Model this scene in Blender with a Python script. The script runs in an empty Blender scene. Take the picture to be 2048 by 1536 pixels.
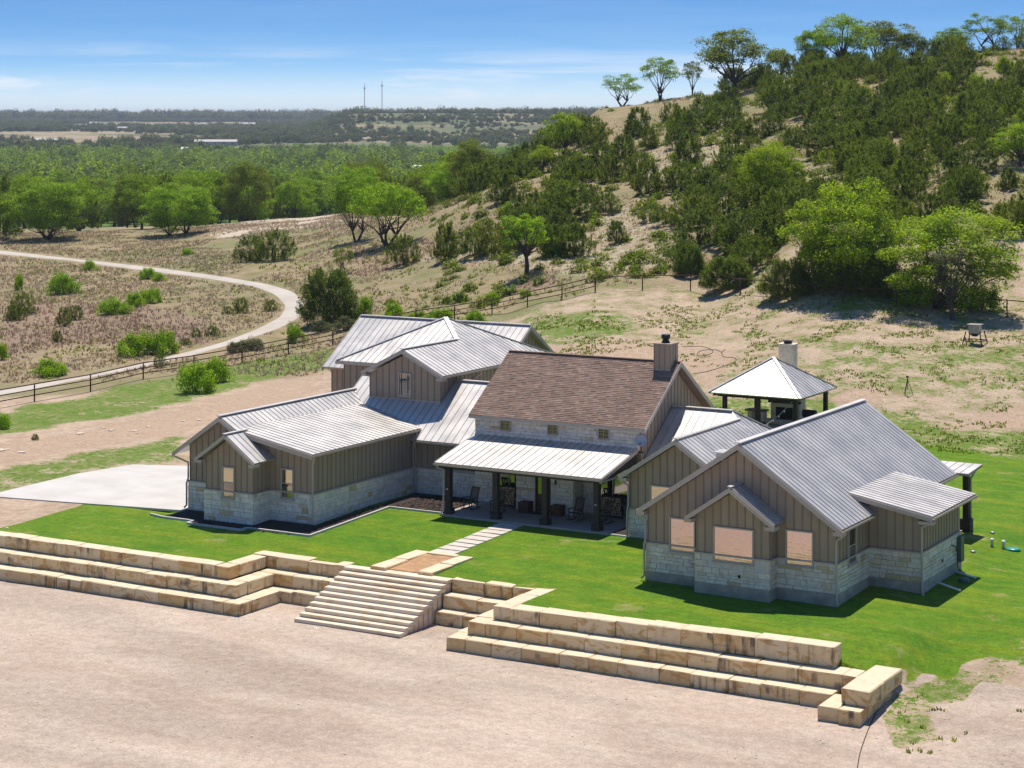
import bpy, math, random
import numpy as np
from mathutils import Vector, Matrix
R = math.radians
random.seed(7); rng = np.random.default_rng(11)
scn = bpy.context.scene
col = scn.collection

# ------------------------------------------------------------------ camera
F, CX, YH, HC, YAW = 4050.0, 1024.0, 238.0, 21.0, R(30)      # focal (px of the 2048 frame), axis, horizon row, height
FW = np.array([-math.sin(YAW), math.cos(YAW)]); RT = np.array([math.cos(YAW), math.sin(YAW)])
CAM = np.array([56.82, -91.20])
cd = bpy.data.cameras.new('camera'); cam = bpy.data.objects.new('camera', cd); col.objects.link(cam)
cam.location = (CAM[0], CAM[1], HC); cam.rotation_euler = (R(90), 0, YAW)
cd.sensor_width = 36; cd.lens = F / 2048 * 36; cd.shift_y = -(768 - YH) / 2048
cd.clip_start = 1; cd.clip_end = 60000
scn.camera = cam

# ------------------------------------------------------------------ sky, sun, exposure
SUN_TO = Vector((-0.155, 0.36, 1.0)).normalized()
SUN_EL = math.asin(SUN_TO.z); SUN_AZ = math.atan2(SUN_TO.x, SUN_TO.y)
world = bpy.data.worlds.new('World'); scn.world = world; world.use_nodes = True
def build_world():
    nt = world.node_tree; nt.nodes.clear(); L = nt.links.new
    out = nt.nodes.new('ShaderNodeOutputWorld'); bg = nt.nodes.new('ShaderNodeBackground')
    sky = nt.nodes.new('ShaderNodeTexSky'); sky.sky_type = 'NISHITA'; sky.sun_disc = False
    sky.sun_elevation = SUN_EL; sky.sun_rotation = SUN_AZ; sky.altitude = 500
    sky.air_density = 1.0; sky.dust_density = 0.1; sky.ozone_density = 1.6
    tc = nt.nodes.new('ShaderNodeTexCoord')
    # lift the horizon: the clear upper air starts a few degrees up
    sep = nt.nodes.new('ShaderNodeSeparateXYZ'); L(tc.outputs['Generated'], sep.inputs[0])
    mz = nt.nodes.new('ShaderNodeMath'); mz.operation = 'MULTIPLY_ADD'; mz.inputs[1].default_value = 4.6; mz.inputs[2].default_value = 0.03
    L(sep.outputs[2], mz.inputs[0])
    cmb = nt.nodes.new('ShaderNodeCombineXYZ'); L(sep.outputs[0], cmb.inputs[0]); L(sep.outputs[1], cmb.inputs[1]); L(mz.outputs[0], cmb.inputs[2])
    nrm = nt.nodes.new('ShaderNodeVectorMath'); nrm.operation = 'NORMALIZE'; L(cmb.outputs[0], nrm.inputs[0]); L(nrm.outputs[0], sky.inputs[0])
    # thin cirrus streaks
    mp = nt.nodes.new('ShaderNodeMapping'); mp.inputs['Scale'].default_value = (7, 7, 95); mp.inputs['Rotation'].default_value = (0.02, 0.03, 0.2)
    L(tc.outputs['Generated'], mp.inputs[0])
    n1 = nt.nodes.new('ShaderNodeTexNoise'); n1.inputs['Scale'].default_value = 1.0; n1.inputs['Detail'].default_value = 7; n1.inputs['Roughness'].default_value = 0.6; n1.inputs['Distortion'].default_value = 0.7
    L(mp.outputs[0], n1.inputs[0])
    r1 = nt.nodes.new('ShaderNodeMapRange'); r1.interpolation_type = 'SMOOTHSTEP'; r1.inputs[1].default_value = 0.43; r1.inputs[2].default_value = 0.68; r1.inputs[4].default_value = 0.85
    L(n1.outputs[0], r1.inputs[0])
    hz = nt.nodes.new('ShaderNodeMapRange'); hz.interpolation_type = 'SMOOTHSTEP'; hz.inputs[1].default_value = 0.0; hz.inputs[2].default_value = 0.030; hz.inputs[3].default_value = 0.68; hz.inputs[4].default_value = 0.0
    L(sep.outputs[2], hz.inputs[0])
    fade = nt.nodes.new('ShaderNodeMapRange'); fade.interpolation_type = 'SMOOTHSTEP'; fade.inputs[1].default_value = 0.014; fade.inputs[2].default_value = 0.042; fade.inputs[3].default_value = 1.0; fade.inputs[4].default_value = 0.05
    L(sep.outputs[2], fade.inputs[0])
    mm = nt.nodes.new('ShaderNodeMath'); mm.operation = 'MULTIPLY'; L(r1.outputs[0], mm.inputs[0]); L(fade.outputs[0], mm.inputs[1])
    mx = nt.nodes.new('ShaderNodeMath'); mx.operation = 'MAXIMUM'; L(mm.outputs[0], mx.inputs[0]); L(hz.outputs[0], mx.inputs[1])
    mix = nt.nodes.new('ShaderNodeMix'); mix.data_type = 'RGBA'; L(mx.outputs[0], mix.inputs[0]); hs = nt.nodes.new('ShaderNodeHueSaturation'); hs.inputs['Saturation'].default_value = 1.3; L(sky.outputs[0], hs.inputs['Color']); L(hs.outputs[0], mix.inputs[6])
    mix.inputs[7].default_value = (7.0, 7.5, 8.2, 1)
    L(mix.outputs[2], bg.inputs[0]); bg.inputs[1].default_value = 0.11
    L(bg.outputs[0], out.inputs[0])
build_world()
sd = bpy.data.lights.new('sun', 'SUN'); sun = bpy.data.objects.new('sun', sd); col.objects.link(sun)
sd.energy = 4.8; sd.angle = R(0.5); sd.color = (1.0, 0.915, 0.795)
sun.rotation_euler = SUN_TO.to_track_quat('Z', 'Y').to_euler(); sun.location = (0, 0, 80)
scn.view_settings.view_transform = 'Standard'; scn.view_settings.look = 'None'
scn.view_settings.exposure = 0.26; scn.view_settings.gamma = 1.0; scn.view_settings.use_curve_mapping = False
scn.cycles.use_denoising = True; scn.cycles.max_bounces = 5; scn.cycles.diffuse_bounces = 3; scn.cycles.glossy_bounces = 3; scn.cycles.transmission_bounces = 3; scn.cycles.transparent_max_bounces = 8
scn.cycles.volume_bounces = 0
scn.render.film_transparent = False

# ------------------------------------------------------------------ object helpers
def tag(o, label=None, cat=None, group=None, kind=None):
    if label: o['label'] = label
    if cat: o['category'] = cat
    if group: o['group'] = group
    if kind: o['kind'] = kind
    return o
def empty(name, loc, label=None, cat=None, group=None, kind=None):
    e = bpy.data.objects.new(name, None); e.location = loc; e.empty_display_size = 0.3; col.objects.link(e)
    return tag(e, label, cat, group, kind)
class MB:
    """collects verts / faces and links them as one mesh object"""
    def __init__(s): s.v = []; s.f = []; s.m = []
    def add(s, vs, fs, m=0):
        b = len(s.v); s.v += [tuple(map(float, p)) for p in vs]; s.f += [[b + i for i in f] for f in fs]; s.m += [m] * len(fs); return s
    def box(s, a, b, m=0):
        (x0, y0, z0), (x1, y1, z1) = a, b
        return s.add([(x0,y0,z0),(x1,y0,z0),(x1,y1,z0),(x0,y1,z0),(x0,y0,z1),(x1,y0,z1),(x1,y1,z1),(x0,y1,z1)],
                     [(0,3,2,1),(4,5,6,7),(0,1,5,4),(1,2,6,5),(2,3,7,6),(3,0,4,7)], m)
    def prism(s, poly, vec, m=0):
        n = len(poly); vec = np.array(vec, float); P = [np.array(p, float) for p in poly]
        nrm = np.zeros(3)
        for i in range(n): nrm += np.cross(P[i], P[(i+1) % n])
        if nrm @ vec < 0: P = P[::-1]
        vs = P + [p + vec for p in P]
        fs = [list(range(n))[::-1], list(range(n, 2*n))] + [(i, (i+1) % n, n+(i+1) % n, n+i) for i in range(n)]
        return s.add(vs, fs, m)
    def tube(s, pts, rad, n=8, m=0, cap=True):
        pts = [Vector(p) for p in pts]; k = len(pts)
        if not hasattr(rad, '__len__'): rad = [rad] * k
        vs = []; fs = []; u = None
        for i, p in enumerate(pts):
            t = (pts[min(i+1, k-1)] - pts[max(i-1, 0)]).normalized()
            if u is None: u = t.orthogonal().normalized()
            else: u = (u - t * u.dot(t)); u = u.normalized() if u.length > 1e-6 else t.orthogonal().normalized()
            w = t.cross(u)
            for j in range(n):
                a = 2*math.pi*j/n; vs.append(p + (u*math.cos(a) + w*math.sin(a)) * rad[i])
        for i in range(k-1):
            for j in range(n): fs.append((i*n+j, i*n+(j+1) % n, (i+1)*n+(j+1) % n, (i+1)*n+j))
        if cap: fs.append(tuple(range(n))[::-1]); fs.append(tuple(range((k-1)*n, k*n)))
        return s.add(vs, fs, m)
    def bar(s, a, b, w, h, m=0):          # square bar from a to b
        a, b = Vector(a), Vector(b); t = (b-a).normalized()
        up = Vector((0,0,1)) if abs(t.z) < .95 else Vector((0,1,0))
        u = t.cross(up).normalized() * w/2; q = u.cross(t).normalized() * h/2
        vs = [a-u-q, a+u-q, a+u+q, a-u+q, b-u-q, b+u-q, b+u+q, b-u+q]
        return s.add(vs, [(0,1,2,3),(7,6,5,4),(0,4,5,1),(1,5,6,2),(2,6,7,3),(3,7,4,0)], m)
    def lathe(s, prof, c, n=16, m=0):
        vs = []; fs = []
        for r, z in prof:
            for j in range(n): a = 2*math.pi*j/n; vs.append((c[0]+r*math.cos(a), c[1]+r*math.sin(a), c[2]+z))
        k = len(prof)
        for i in range(k-1):
            for j in range(n): fs.append((i*n+j, i*n+(j+1) % n, (i+1)*n+(j+1) % n, (i+1)*n+j))
        fs.append(tuple(range(n))[::-1]); fs.append(tuple(range((k-1)*n, k*n)))
        return s.add(vs, fs, m)
    def mesh(s, name, mats, smooth=False):
        me = bpy.data.meshes.new(name); me.from_pydata(s.v, [], s.f)
        for mt in (mats if isinstance(mats, (list, tuple)) else [mats]): me.materials.append(mt)
        if any(s.m): me.polygons.foreach_set('material_index', s.m)
        if smooth: me.polygons.foreach_set('use_smooth', [True]*len(s.f))
        me.update(); return me
    def build(s, name, mats, parent=None, smooth=False):
        return link(name, s.mesh(name, mats, smooth), parent)
def link(name, me, parent=None):
    o = bpy.data.objects.new(name, me); col.objects.link(o); adopt(o, parent); return o
def adopt(o, parent):            # parts are modelled in world coordinates under an Empty at the thing's base
    if parent is None: return
    o.parent = parent
    if parent.type == 'EMPTY' and parent.parent is None: o.matrix_parent_inverse = Matrix.Translation(-Vector(parent.location))
def sub_empty(name, parent):
    e = bpy.data.objects.new(name, None); e.empty_display_size = 0.2; col.objects.link(e); adopt(e, parent); return e
def fast_mesh(name, V, Q, mats, mi=None, smooth=False):
    """V (n,3), Q (m,4 or 3) arrays"""
    me = bpy.data.meshes.new(name); V = np.asarray(V, np.float32); Q = np.asarray(Q, np.int32); k = Q.shape[1]
    me.vertices.add(len(V)); me.vertices.foreach_set('co', V.ravel())
    me.loops.add(Q.size); me.loops.foreach_set('vertex_index', Q.ravel())
    me.polygons.add(len(Q)); me.polygons.foreach_set('loop_start', np.arange(0, Q.size, k, dtype=np.int32))
    me.polygons.foreach_set('loop_total', np.full(len(Q), k, np.int32))
    for mt in (mats if isinstance(mats, (list, tuple)) else [mats]): me.materials.append(mt)
    if mi is not None: me.polygons.foreach_set('material_index', np.asarray(mi, np.int32))
    if smooth: me.polygons.foreach_set('use_smooth', np.ones(len(Q), bool))
    me.update(calc_edges=True); me.validate(); return me

# ------------------------------------------------------------------ materials (all procedural)
class NT:
    def __init__(s, name):
        s.mat = bpy.data.materials.new(name); s.mat.use_nodes = True; s.t = s.mat.node_tree; s.t.nodes.clear()
        s.out = s.t.nodes.new('ShaderNodeOutputMaterial'); s.b = s.t.nodes.new('ShaderNodeBsdfPrincipled'); s.t.links.new(s.b.outputs[0], s.out.inputs[0])
    def n(s, ty, **kw):
        d = s.t.nodes.new(ty)
        for k, v in kw.items(): setattr(d, k, v)
        return d
    def put(s, sock, v):
        if v is None: return
        if hasattr(v, 'links') or isinstance(v, bpy.types.NodeSocket): s.t.links.new(v, sock)
        elif isinstance(v, (tuple, list)): sock.default_value = tuple(v) + ((1,) if len(v) == 3 and sock.type == 'RGBA' else ())
        else: sock.default_value = v
    def pos(s): return s.n('ShaderNodeNewGeometry').outputs['Position']
    def obj(s): return s.n('ShaderNodeTexCoord').outputs['Object']
    def map(s, vec, scale, rot=(0,0,0)):
        d = s.n('ShaderNodeMapping'); s.put(d.inputs[0], vec); d.inputs['Scale'].default_value = scale if isinstance(scale, tuple) else (scale,)*3; d.inputs['Rotation'].default_value = rot; return d.outputs[0]
    def noise(s, vec, scale, detail=4, rough=.55, dist=0):
        d = s.n('ShaderNodeTexNoise'); s.put(d.inputs['Vector'], vec); d.inputs['Scale'].default_value = scale; d.inputs['Detail'].default_value = detail; d.inputs['Roughness'].default_value = rough; d.inputs['Distortion'].default_value = dist; return d.outputs[0]
    def voro(s, vec, scale, out=0):
        d = s.n('ShaderNodeTexVoronoi'); s.put(d.inputs['Vector'], vec); d.inputs['Scale'].default_value = scale; return d.outputs[out]
    def rng(s, v, a, b, c=0., d=1.):
        m = s.n('ShaderNodeMapRange', interpolation_type='SMOOTHSTEP'); s.put(m.inputs[0], v)
        for i, x in enumerate((a, b, c, d)): m.inputs[i+1].default_value = x
        return m.outputs[0]
    def math(s, op, a, b=None):
        m = s.n('ShaderNodeMath', operation=op); s.put(m.inputs[0], a); s.put(m.inputs[1], b); return m.outputs[0]
    def mix(s, f, a, b, mode='MIX'):
        m = s.n('ShaderNodeMix', data_type='RGBA', blend_type=mode); s.put(m.inputs[0], f); s.put(m.inputs[6], a); s.put(m.inputs[7], b); return m.outputs[2]
    def attr(s, name):
        return s.n('ShaderNodeAttribute', attribute_name=name).outputs['Fac']
    def rand(s): return s.n('ShaderNodeObjectInfo').outputs['Random']
    def island(s): return s.n('ShaderNodeNewGeometry').outputs['Random Per Island']
    def ramp(s, f, stops):
        r = s.n('ShaderNodeValToRGB'); s.put(r.inputs[0], f); e = r.color_ramp.elements
        while len(e) < len(stops): e.new(.5)
        for i, (p, c) in enumerate(stops): e[i].position = p; e[i].color = tuple(c) + (1,)
        return r.outputs[0]
    def bump(s, h, strength=.3, dist=.05):
        d = s.n('ShaderNodeBump'); d.inputs['Strength'].default_value = strength; d.inputs['Distance'].default_value = dist; s.put(d.inputs['Height'], h); s.put(s.b.inputs['Normal'], d.outputs[0])
    def done(s, color=None, rough=.8, metal=0, spec=None):
        s.put(s.b.inputs['Base Color'], color); s.put(s.b.inputs['Roughness'], rough); s.put(s.b.inputs['Metallic'], metal)
        if spec is not None: s.b.inputs['Specular IOR Level'].default_value = spec
        return s.mat
M = {}
def simple(name, c, rough=.7, metal=0, var=.12, scale=3., spec=None, rv=0.0):
    t = NT(name); p = t.pos(); n = t.noise(p, scale, 5, .6)
    f = t.rng(n, .25, .75, 1-var, 1+var)
    if rv: f = t.math('MULTIPLY', f, t.math('MULTIPLY_ADD', t.rand(), 2*rv)) if False else t.math('MULTIPLY', f, t.rng(t.rand(), 0, 1, 1-rv, 1+rv))
    cc = t.mix(1.0, c, f, 'MULTIPLY'); M[name] = t.done(cc, rough, metal, spec); return M[name]

def mk_metal(name, c, dark):
    t = NT(name); p = t.pos()
    n = t.noise(t.map(p, (.7, .7, .7)), 1.0, 5, .6); n2 = t.noise(p, 14, 3, .6)
    pr = t.rng(t.rand(), 0, 1, .95, 1.03)
    f = t.math('MULTIPLY', t.rng(n, .3, .7, .90, 1.05), pr)
    f = t.math('MULTIPLY', f, t.rng(n2, .3, .7, .96, 1.03))
    cc = t.mix(1.0, c, f, 'MULTIPLY')
    M[name] = t.done(cc, t.rng(n, .3, .7, .42, .50), .55); return M[name]
mk_metal('galv', (.61, .585, .56), 0)
mk_metal('galv_seam_shade', (.38, .365, .35), 0)  # same metal darkened: the seams' shadow side is painted into the rib colour
simple('trim', (.47, .40, .33), .6, 0, .05)
simple('fascia', (.36, .305, .25), .6, 0, .05)
simple('siding', (.37, .278, .198), .75, 0, .06, 1.2, rv=.05)
simple('batten', (.27, .203, .146), .75, 0, .06)  # siding colour darkened to paint in the shadow lines along the battens
simple('foundation', (.40, .345, .285), .9, 0, .25, 1.6)
simple('mortar', (.60, .57, .52), .95, 0, .12, 6)
simple('dark_wood', (.034, .025, .018), .7, 0, .3, 5)
simple('chair_wood', (.085, .065, .05), .7, 0, .25, 8)
simple('door_wood', (.085, .042, .02), .45, 0, .35, 6)
simple('rust_box', (.085, .028, .014), .6, .2, .4, 6)
simple('black_metal', (.02, .02, .022), .45, .6, .1)
simple('mat_rubber', (.012, .012, .012), .9)
simple('pipe_rust', (.075, .034, .02), .8, .2, .35, 3)
simple('pvc', (.72, .72, .72), .4, 0, .04)
simple('green_plastic', (.03, .30, .24), .35, 0, .05)
simple('green_box', (.075, .13, .11), .5, .2, .06)
simple('hose', (.02, .016, .014), .6)
simple('cedar', (.21, .115, .055), .7, 0, .3, 7)
simple('log_bark', (.11, .075, .05), .9, 0, .4, 14, rv=.25)
simple('log_end', (.46, .31, .17), .85, 0, .2, 20, rv=.2)
simple('bark', (.075, .06, .048), .95, 0, .35, 6)
simple('white_wall', (.42, .41, .39), .7, 0, .05)
simple('barn_roof', (.30, .31, .33), .5, .2, .08)
simple('house_far', (.42, .38, .33), .8, 0, .06)
simple('mast', (.30, .31, .33), .6, .3, .05)
simple('mulch', (.028, .018, .014), .95, 0, .6, 16)
simple('mulch_red', (.075, .045, .036), .95, 0, .6, 14)
simple('sand', (.40, .235, .115), .95, 0, .25, 2.5)
simple('bulb', (.8, .78, .7), .3)
simple('dish', (.42, .43, .45), .5, .1, .05)
simple('galv_box', (.36, .35, .33), .45, .5, .08)
simple('stone_white_rock', (.58, .50, .41), .9, 0, .2, 2, rv=.12)
simple('far_asphalt', (.16, .16, .18), .8)

def mk_stone(name, ramp, tan=.08):
    t = NT(name); p = t.pos()
    r = t.math('FRACT', t.math('ADD', t.math('MULTIPLY', t.rand(), 7.3), t.math('MULTIPLY', t.island(), 5.7)))
    base = t.ramp(r, ramp)
    n = t.noise(p, 4, 6, .65); n2 = t.noise(p, 22, 4, .6)
    c = t.mix(1.0, base, t.rng(n, .25, .75, .80, 1.10), 'MULTIPLY')
    c = t.mix(t.rng(t.noise(t.map(p, (.9,.9,.7)), 1.1, 5, .65), .58, .74, 0, .42), c, (.33, .32, .32))       # weather stains
    c = t.mix(t.rng(n2, .55, .8, 0, .25), c, (.42, .34, .22))
    t.bump(t.math('ADD', n2, n), .5, .03); M[name] = t.done(c, .9)
mk_stone('limestone', [(0, (.78,.73,.65)), (.45, (.84,.79,.70)), (.78, (.72,.68,.61)), (.92, (.78,.69,.55)), (.98, (.62,.46,.25))])
mk_stone('limestone_warm', [(0, (.74,.67,.56)), (.35, (.80,.73,.62)), (.62, (.68,.61,.52)), (.84, (.74,.63,.47)), (.96, (.60,.46,.27))])

def mk_block(name='block'):
    t = NT(name); p = t.pos(); r = t.rand()
    sh = t.n('ShaderNodeVectorMath', operation='ADD'); t.put(sh.inputs[0], p)
    cb = t.n('ShaderNodeCombineXYZ'); t.put(cb.inputs[0], t.math('MULTIPLY', r, 40)); t.put(cb.inputs[1], t.math('MULTIPLY', r, 23)); t.put(sh.inputs[1], cb.outputs[0]); q = sh.outputs[0]
    base = t.ramp(r, [(0, (.72,.54,.29)), (.3, (.76,.61,.37)), (.55, (.68,.47,.20)), (.8, (.74,.58,.34)), (1, (.66,.43,.16))])
    n = t.noise(t.map(q, (.5, .5, 1.0), (0, .5, .3)), 1.6, 6, .6, 1.6)
    c = t.mix(t.rng(n, .50, .60, 0, .85), base, (.52, .28, .065))                 # ochre veins
    c = t.mix(t.rng(t.noise(q, 9, 5, .65), .3, .75, 0, .22), c, (.74, .68, .58))
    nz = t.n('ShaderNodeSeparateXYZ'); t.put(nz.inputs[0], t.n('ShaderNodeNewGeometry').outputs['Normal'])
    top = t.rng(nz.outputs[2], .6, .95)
    c = t.mix(t.math('MULTIPLY', top, .75), c, (.68, .575, .43))                         # upward faces paler
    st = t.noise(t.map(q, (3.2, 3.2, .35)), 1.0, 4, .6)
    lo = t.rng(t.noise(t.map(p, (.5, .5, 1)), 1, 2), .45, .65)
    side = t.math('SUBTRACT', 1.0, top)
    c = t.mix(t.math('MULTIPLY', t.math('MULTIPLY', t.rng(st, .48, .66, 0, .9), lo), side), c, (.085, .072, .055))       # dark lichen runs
    t.bump(t.noise(q, 12, 6, .7), .6, .04); M[name] = t.done(c, .92)
mk_block()
t = NT('step'); p = t.pos(); n = t.noise(t.map(p, (1.2, .6, 2)), 1.2, 5, .6)
c = t.mix(t.rng(n, .45, .7), (.74, .625, .48), (.64, .49, .32)); c = t.mix(t.rng(t.noise(p, 16, 4), .4, .8, 0, .2), c, (.50, .43, .35)); t.bump(t.noise(p, 20, 4), .3, .02); M['step'] = t.done(c, .9)
t = NT('concrete'); p = t.pos(); c = t.mix(t.rng(t.noise(p, .5, 6, .6), .3, .75), (.56, .54, .51), (.48, .455, .42)); c = t.mix(t.rng(t.noise(t.map(p, (.3, 1.6, 1)), .6, 4), .5, .8, 0, .35), c, (.40, .37, .34)); M['concrete'] = t.done(c, .85)
t = NT('paver'); p = t.pos(); c = t.mix(t.rng(t.noise(p, 2.2, 5, .6), .3, .75), (.60, .54, .47), (.50, .44, .37)); t.bump(t.noise(p, 25, 4), .2, .01); M['paver'] = t.done(c, .88)
t = NT('porch_floor'); p = t.pos(); c = t.mix(t.rng(t.noise(p, 1.5, 5, .6), .3, .75), (.44, .36, .32), (.36, .30, .27)); M['porch_floor'] = t.done(c, .7)
# asphalt shingles
t = NT('shingle'); p = t.pos(); isl = t.island()
c = t.ramp(isl, [(0, (.165,.105,.078)), (.3, (.235,.155,.118)), (.55, (.195,.125,.094)), (.8, (.285,.20,.155)), (1, (.145,.095,.075))])
c = t.mix(1.0, c, t.rng(t.noise(p, .9, 4), .3, .7, .86, 1.12), 'MULTIPLY'); c = t.mix(t.rng(t.noise(p, 60, 2), .4, .7, 0, .25), c, (.34, .25, .20)); M['shingle'] = t.done(c, .95)
# glass: clear panes in front of dark rooms, strongly mirroring the ground outside
t = NT('glass'); p = t.pos(); t.bump(t.noise(t.map(p, (1.2, 1.2, 5)), 1.6, 3), .05, .02); M['glass'] = t.done((.27, .26, .24), .04, 1.0)
t = NT('glass_film'); p = t.pos(); t.bump(t.noise(t.map(p, (.8, .8, 7)), 1.6, 4), .5, .02); M['glass_film'] = t.done((.62, .50, .46), .12, 1.0)
t = NT('screen'); M['screen'] = t.done((.05, .05, .05), .35, .6)
t = NT('glass_green_refl'); M['glass_green_refl'] = t.done((.07, .085, .04), .04, 1.0)  # dark green base paints in a reflection of greenery
t = NT('glass_straw_refl'); p = t.pos(); t.bump(t.noise(t.map(p, (1.2, 1.2, 5)), 1.6, 3), .1, .02); M['glass_straw_refl'] = t.done((.56, .54, .40), .06, 1.0)  # yellowish base paints in a reflection of dry grass
simple('soot', (.01, .01, .01), .9)
# road of crushed stone
t = NT('road'); p = t.pos(); c = t.mix(t.rng(t.noise(p, .25, 5, .6), .3, .75), (.50, .455, .40), (.42, .37, .315)); c = t.mix(t.rng(t.noise(p, 4, 4), .5, .8, 0, .4), c, (.36, .31, .26)); M['road'] = t.done(c, .95)

def leaf(name, c1, c2, c3, trans=.28, tint=(1.5, 1.4, .5)):
    t = NT(name); r = t.rand(); isl = t.island()
    base = t.ramp(r, [(0, c1), (.5, c2), (1, c3)])
    c = t.mix(1.0, base, t.rng(isl, 0, 1, .45, 1.6), 'MULTIPLY')
    t.put(t.b.inputs['Base Color'], c); t.b.inputs['Roughness'].default_value = .6; t.b.inputs['Specular IOR Level'].default_value = .12
    tr = t.n('ShaderNodeBsdfTranslucent'); t.put(tr.inputs[0], t.mix(1.0, c, tint, 'MULTIPLY'))
    mx = t.n('ShaderNodeMixShader'); mx.inputs[0].default_value = trans
    t.t.links.new(t.b.outputs[0], mx.inputs[1]); t.t.links.new(tr.outputs[0], mx.inputs[2]); t.t.links.new(mx.outputs[0], t.out.inputs[0])
    M[name] = t.mat
leaf('leaf_oak', (.15,.25,.010), (.20,.32,.012), (.175,.30,.014), .42)
leaf('leaf_bright', (.22,.33,.012), (.255,.365,.014), (.245,.33,.014), .40)
leaf('leaf_lime', (.19,.33,.010), (.23,.38,.012), (.22,.38,.014), .42)
leaf('leaf_juniper', (.11,.17,.010), (.14,.205,.012), (.165,.215,.015), .46)
leaf('leaf_grey', (.105,.125,.055), (.12,.14,.06), (.13,.145,.065), .25)
leaf('leaf_olive', (.125,.175,.018), (.15,.20,.02), (.175,.205,.022), .4)
leaf('leaf_far', (.07,.115,.018), (.14,.22,.02), (.24,.34,.022), .4)
leaf('leaf_far_dark', (.065,.095,.03), (.085,.118,.034), (.115,.135,.045), .4)
leaf('leaf_far_green', (.13,.25,.022), (.20,.35,.026), (.27,.42,.03), .4)
leaf('straw', (.47,.36,.24), (.43,.33,.22), (.55,.44,.30), .4, (1, 1, 1))
leaf('straw_red', (.36,.25,.18), (.40,.28,.20), (.44,.32,.23), .4, (1, 1, 1))
leaf('weed_leaf', (.17,.23,.05), (.19,.26,.05), (.20,.24,.06), .4)

# ------------------------------------------------------------------ terrain
def sstep(x, a, b):
    t = np.clip((x - a) / (b - a), 0, 1); return t*t*(3 - 2*t)
def _h2(i, j, s):
    n = (i.astype(np.int64)*374761393 + j.astype(np.int64)*668265263 + s*2147483647) & 0x7fffffff
    n = ((n ^ (n >> 13)) * 1274126177) & 0x7fffffff
    return ((n ^ (n >> 16)) & 0xffff) / 65535.0
def vnoise(x, y, s=0):
    xi = np.floor(x); yi = np.floor(y); fx = x - xi; fy = y - yi; fx = fx*fx*(3-2*fx); fy = fy*fy*(3-2*fy)
    a = _h2(xi, yi, s); b = _h2(xi+1, yi, s); c = _h2(xi, yi+1, s); d = _h2(xi+1, yi+1, s)
    return a + (b-a)*fx + (c-a)*fy + (a-b-c+d)*fx*fy
def fbm(x, y, s=0, o=4):
    v = 0; a = .5; t = 0
    for k in range(o): v = v + a*vnoise(x, y, s+k); t += a; x = x*2.03+17; y = y*2.03+9; a *= .5
    return v / t
def cam_d(X, Y): return (X-CAM[0])*FW[0] + (Y-CAM[1])*FW[1]
def cam_px(X, Y):
    d = cam_d(X, Y); s = (X-CAM[0])*RT[0] + (Y-CAM[1])*RT[1]; return CX + F*s/np.maximum(d, 1.), d
VAL = [(700,-8),(1000,-11),(1500,-11)]
FARL = [(2000,-7),(2600,0),(3200,4.5),(4500,15),(6000,24.3),(7500,22),(14000,12)]
FARM = [(2000,-8),(2250,-2),(2550,12),(2800,27),(2950,29),(3300,26),(6000,23.5),(14000,12)]
PROF = [
 (-900, [(125,-.6),(163,-1.4),(304,.5),(345,1.0),(450,-3.5)] + VAL + FARL),
 (0,    [(125,-.5),(163,-1.0),(304,1.0),(345,1.6),(450,-3.5)] + VAL + FARL),
 (300,  [(125,-.3),(140,-.5),(165,-.8),(181,-.7),(268,1.2),(330,2.0),(348,2.0),(450,-3)] + VAL + FARL),
 (600,  [(125,-.2),(140,-.3),(165,-.4),(184,-.3),(226,.8),(258,3.0),(325,4.0),(350,3.9),(450,-2)] + VAL + FARL),
 (700,  [(125,-.15),(140,-.2),(168,-.1),(190,.5),(226,2.2),(252,4.2),(300,5.2),(345,5.2),(430,0),(520,-4)] + VAL + FARM),
 (800,  [(125,-.1),(140,-.1),(170,.3),(196,1.5),(224,3.2),(247,5.0),(277,6.5),(320,6),(400,1),(500,-4)] + VAL + FARM),
 (1000, [(125,0),(140,.1),(165,1.0),(190,2.7),(207,4.5),(224,6.5),(241,9),(253,11.2),(282,12.5),(330,10),(420,0),(550,-8),(800,-11),(1500,-11)] + FARM),
 (1100, [(125,0),(140,.2),(165,1.8),(188,4.0),(204,5.8),(218,7.8),(240,10.2),(265,13),(313,16.4),(370,12),(460,2),(600,-8),(900,-11),(1500,-11)] + FARM),
 (1200, [(125,0),(140,.3),(150,1),(165,2.6),(189,4.9),(208,6.5),(226,8.6),(242,11.0),(278,14.2),(300,17.8),(330,22.6),(360,23),(480,10),(650,-6),(900,-11),(1500,-11)] + FARM),
 (1400, [(125,0),(140,.3),(150,1),(165,2.6),(189,5.0),(204,7.8),(221,10.5),(249,13.5),(280,17.4),(305,21),(325,24.3),(345,25.2),(420,22),(600,5),(900,-8),(1500,-10),(6000,20),(14000,10)]),
 (1700, [(125,-.3),(139,.4),(155,3.1),(171,5.5),(176,7),(181,9.0),(196,11.7),(216,14.5),(248,17.3),(275,21),(300,25.3),(320,28.4),(345,30),(420,28),(600,15),(900,0),(14000,0)]),
 (2048, [(125,-.6),(139,.3),(155,3.3),(171,4.6),(178,6),(186,9),(200,12),(217,15),(234,18),(255,21),(280,25),(310,30),(330,32.4),(360,33.6),(450,33),(700,20),(14000,0)]),
 (3000, [(125,-.8),(139,.3),(155,3.6),(171,5.2),(186,9.5),(217,17),(255,25),(310,34),(360,38),(450,38),(700,25),(14000,0)]),
]
PCOL = np.array([p[0] for p in PROF], float)
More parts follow.
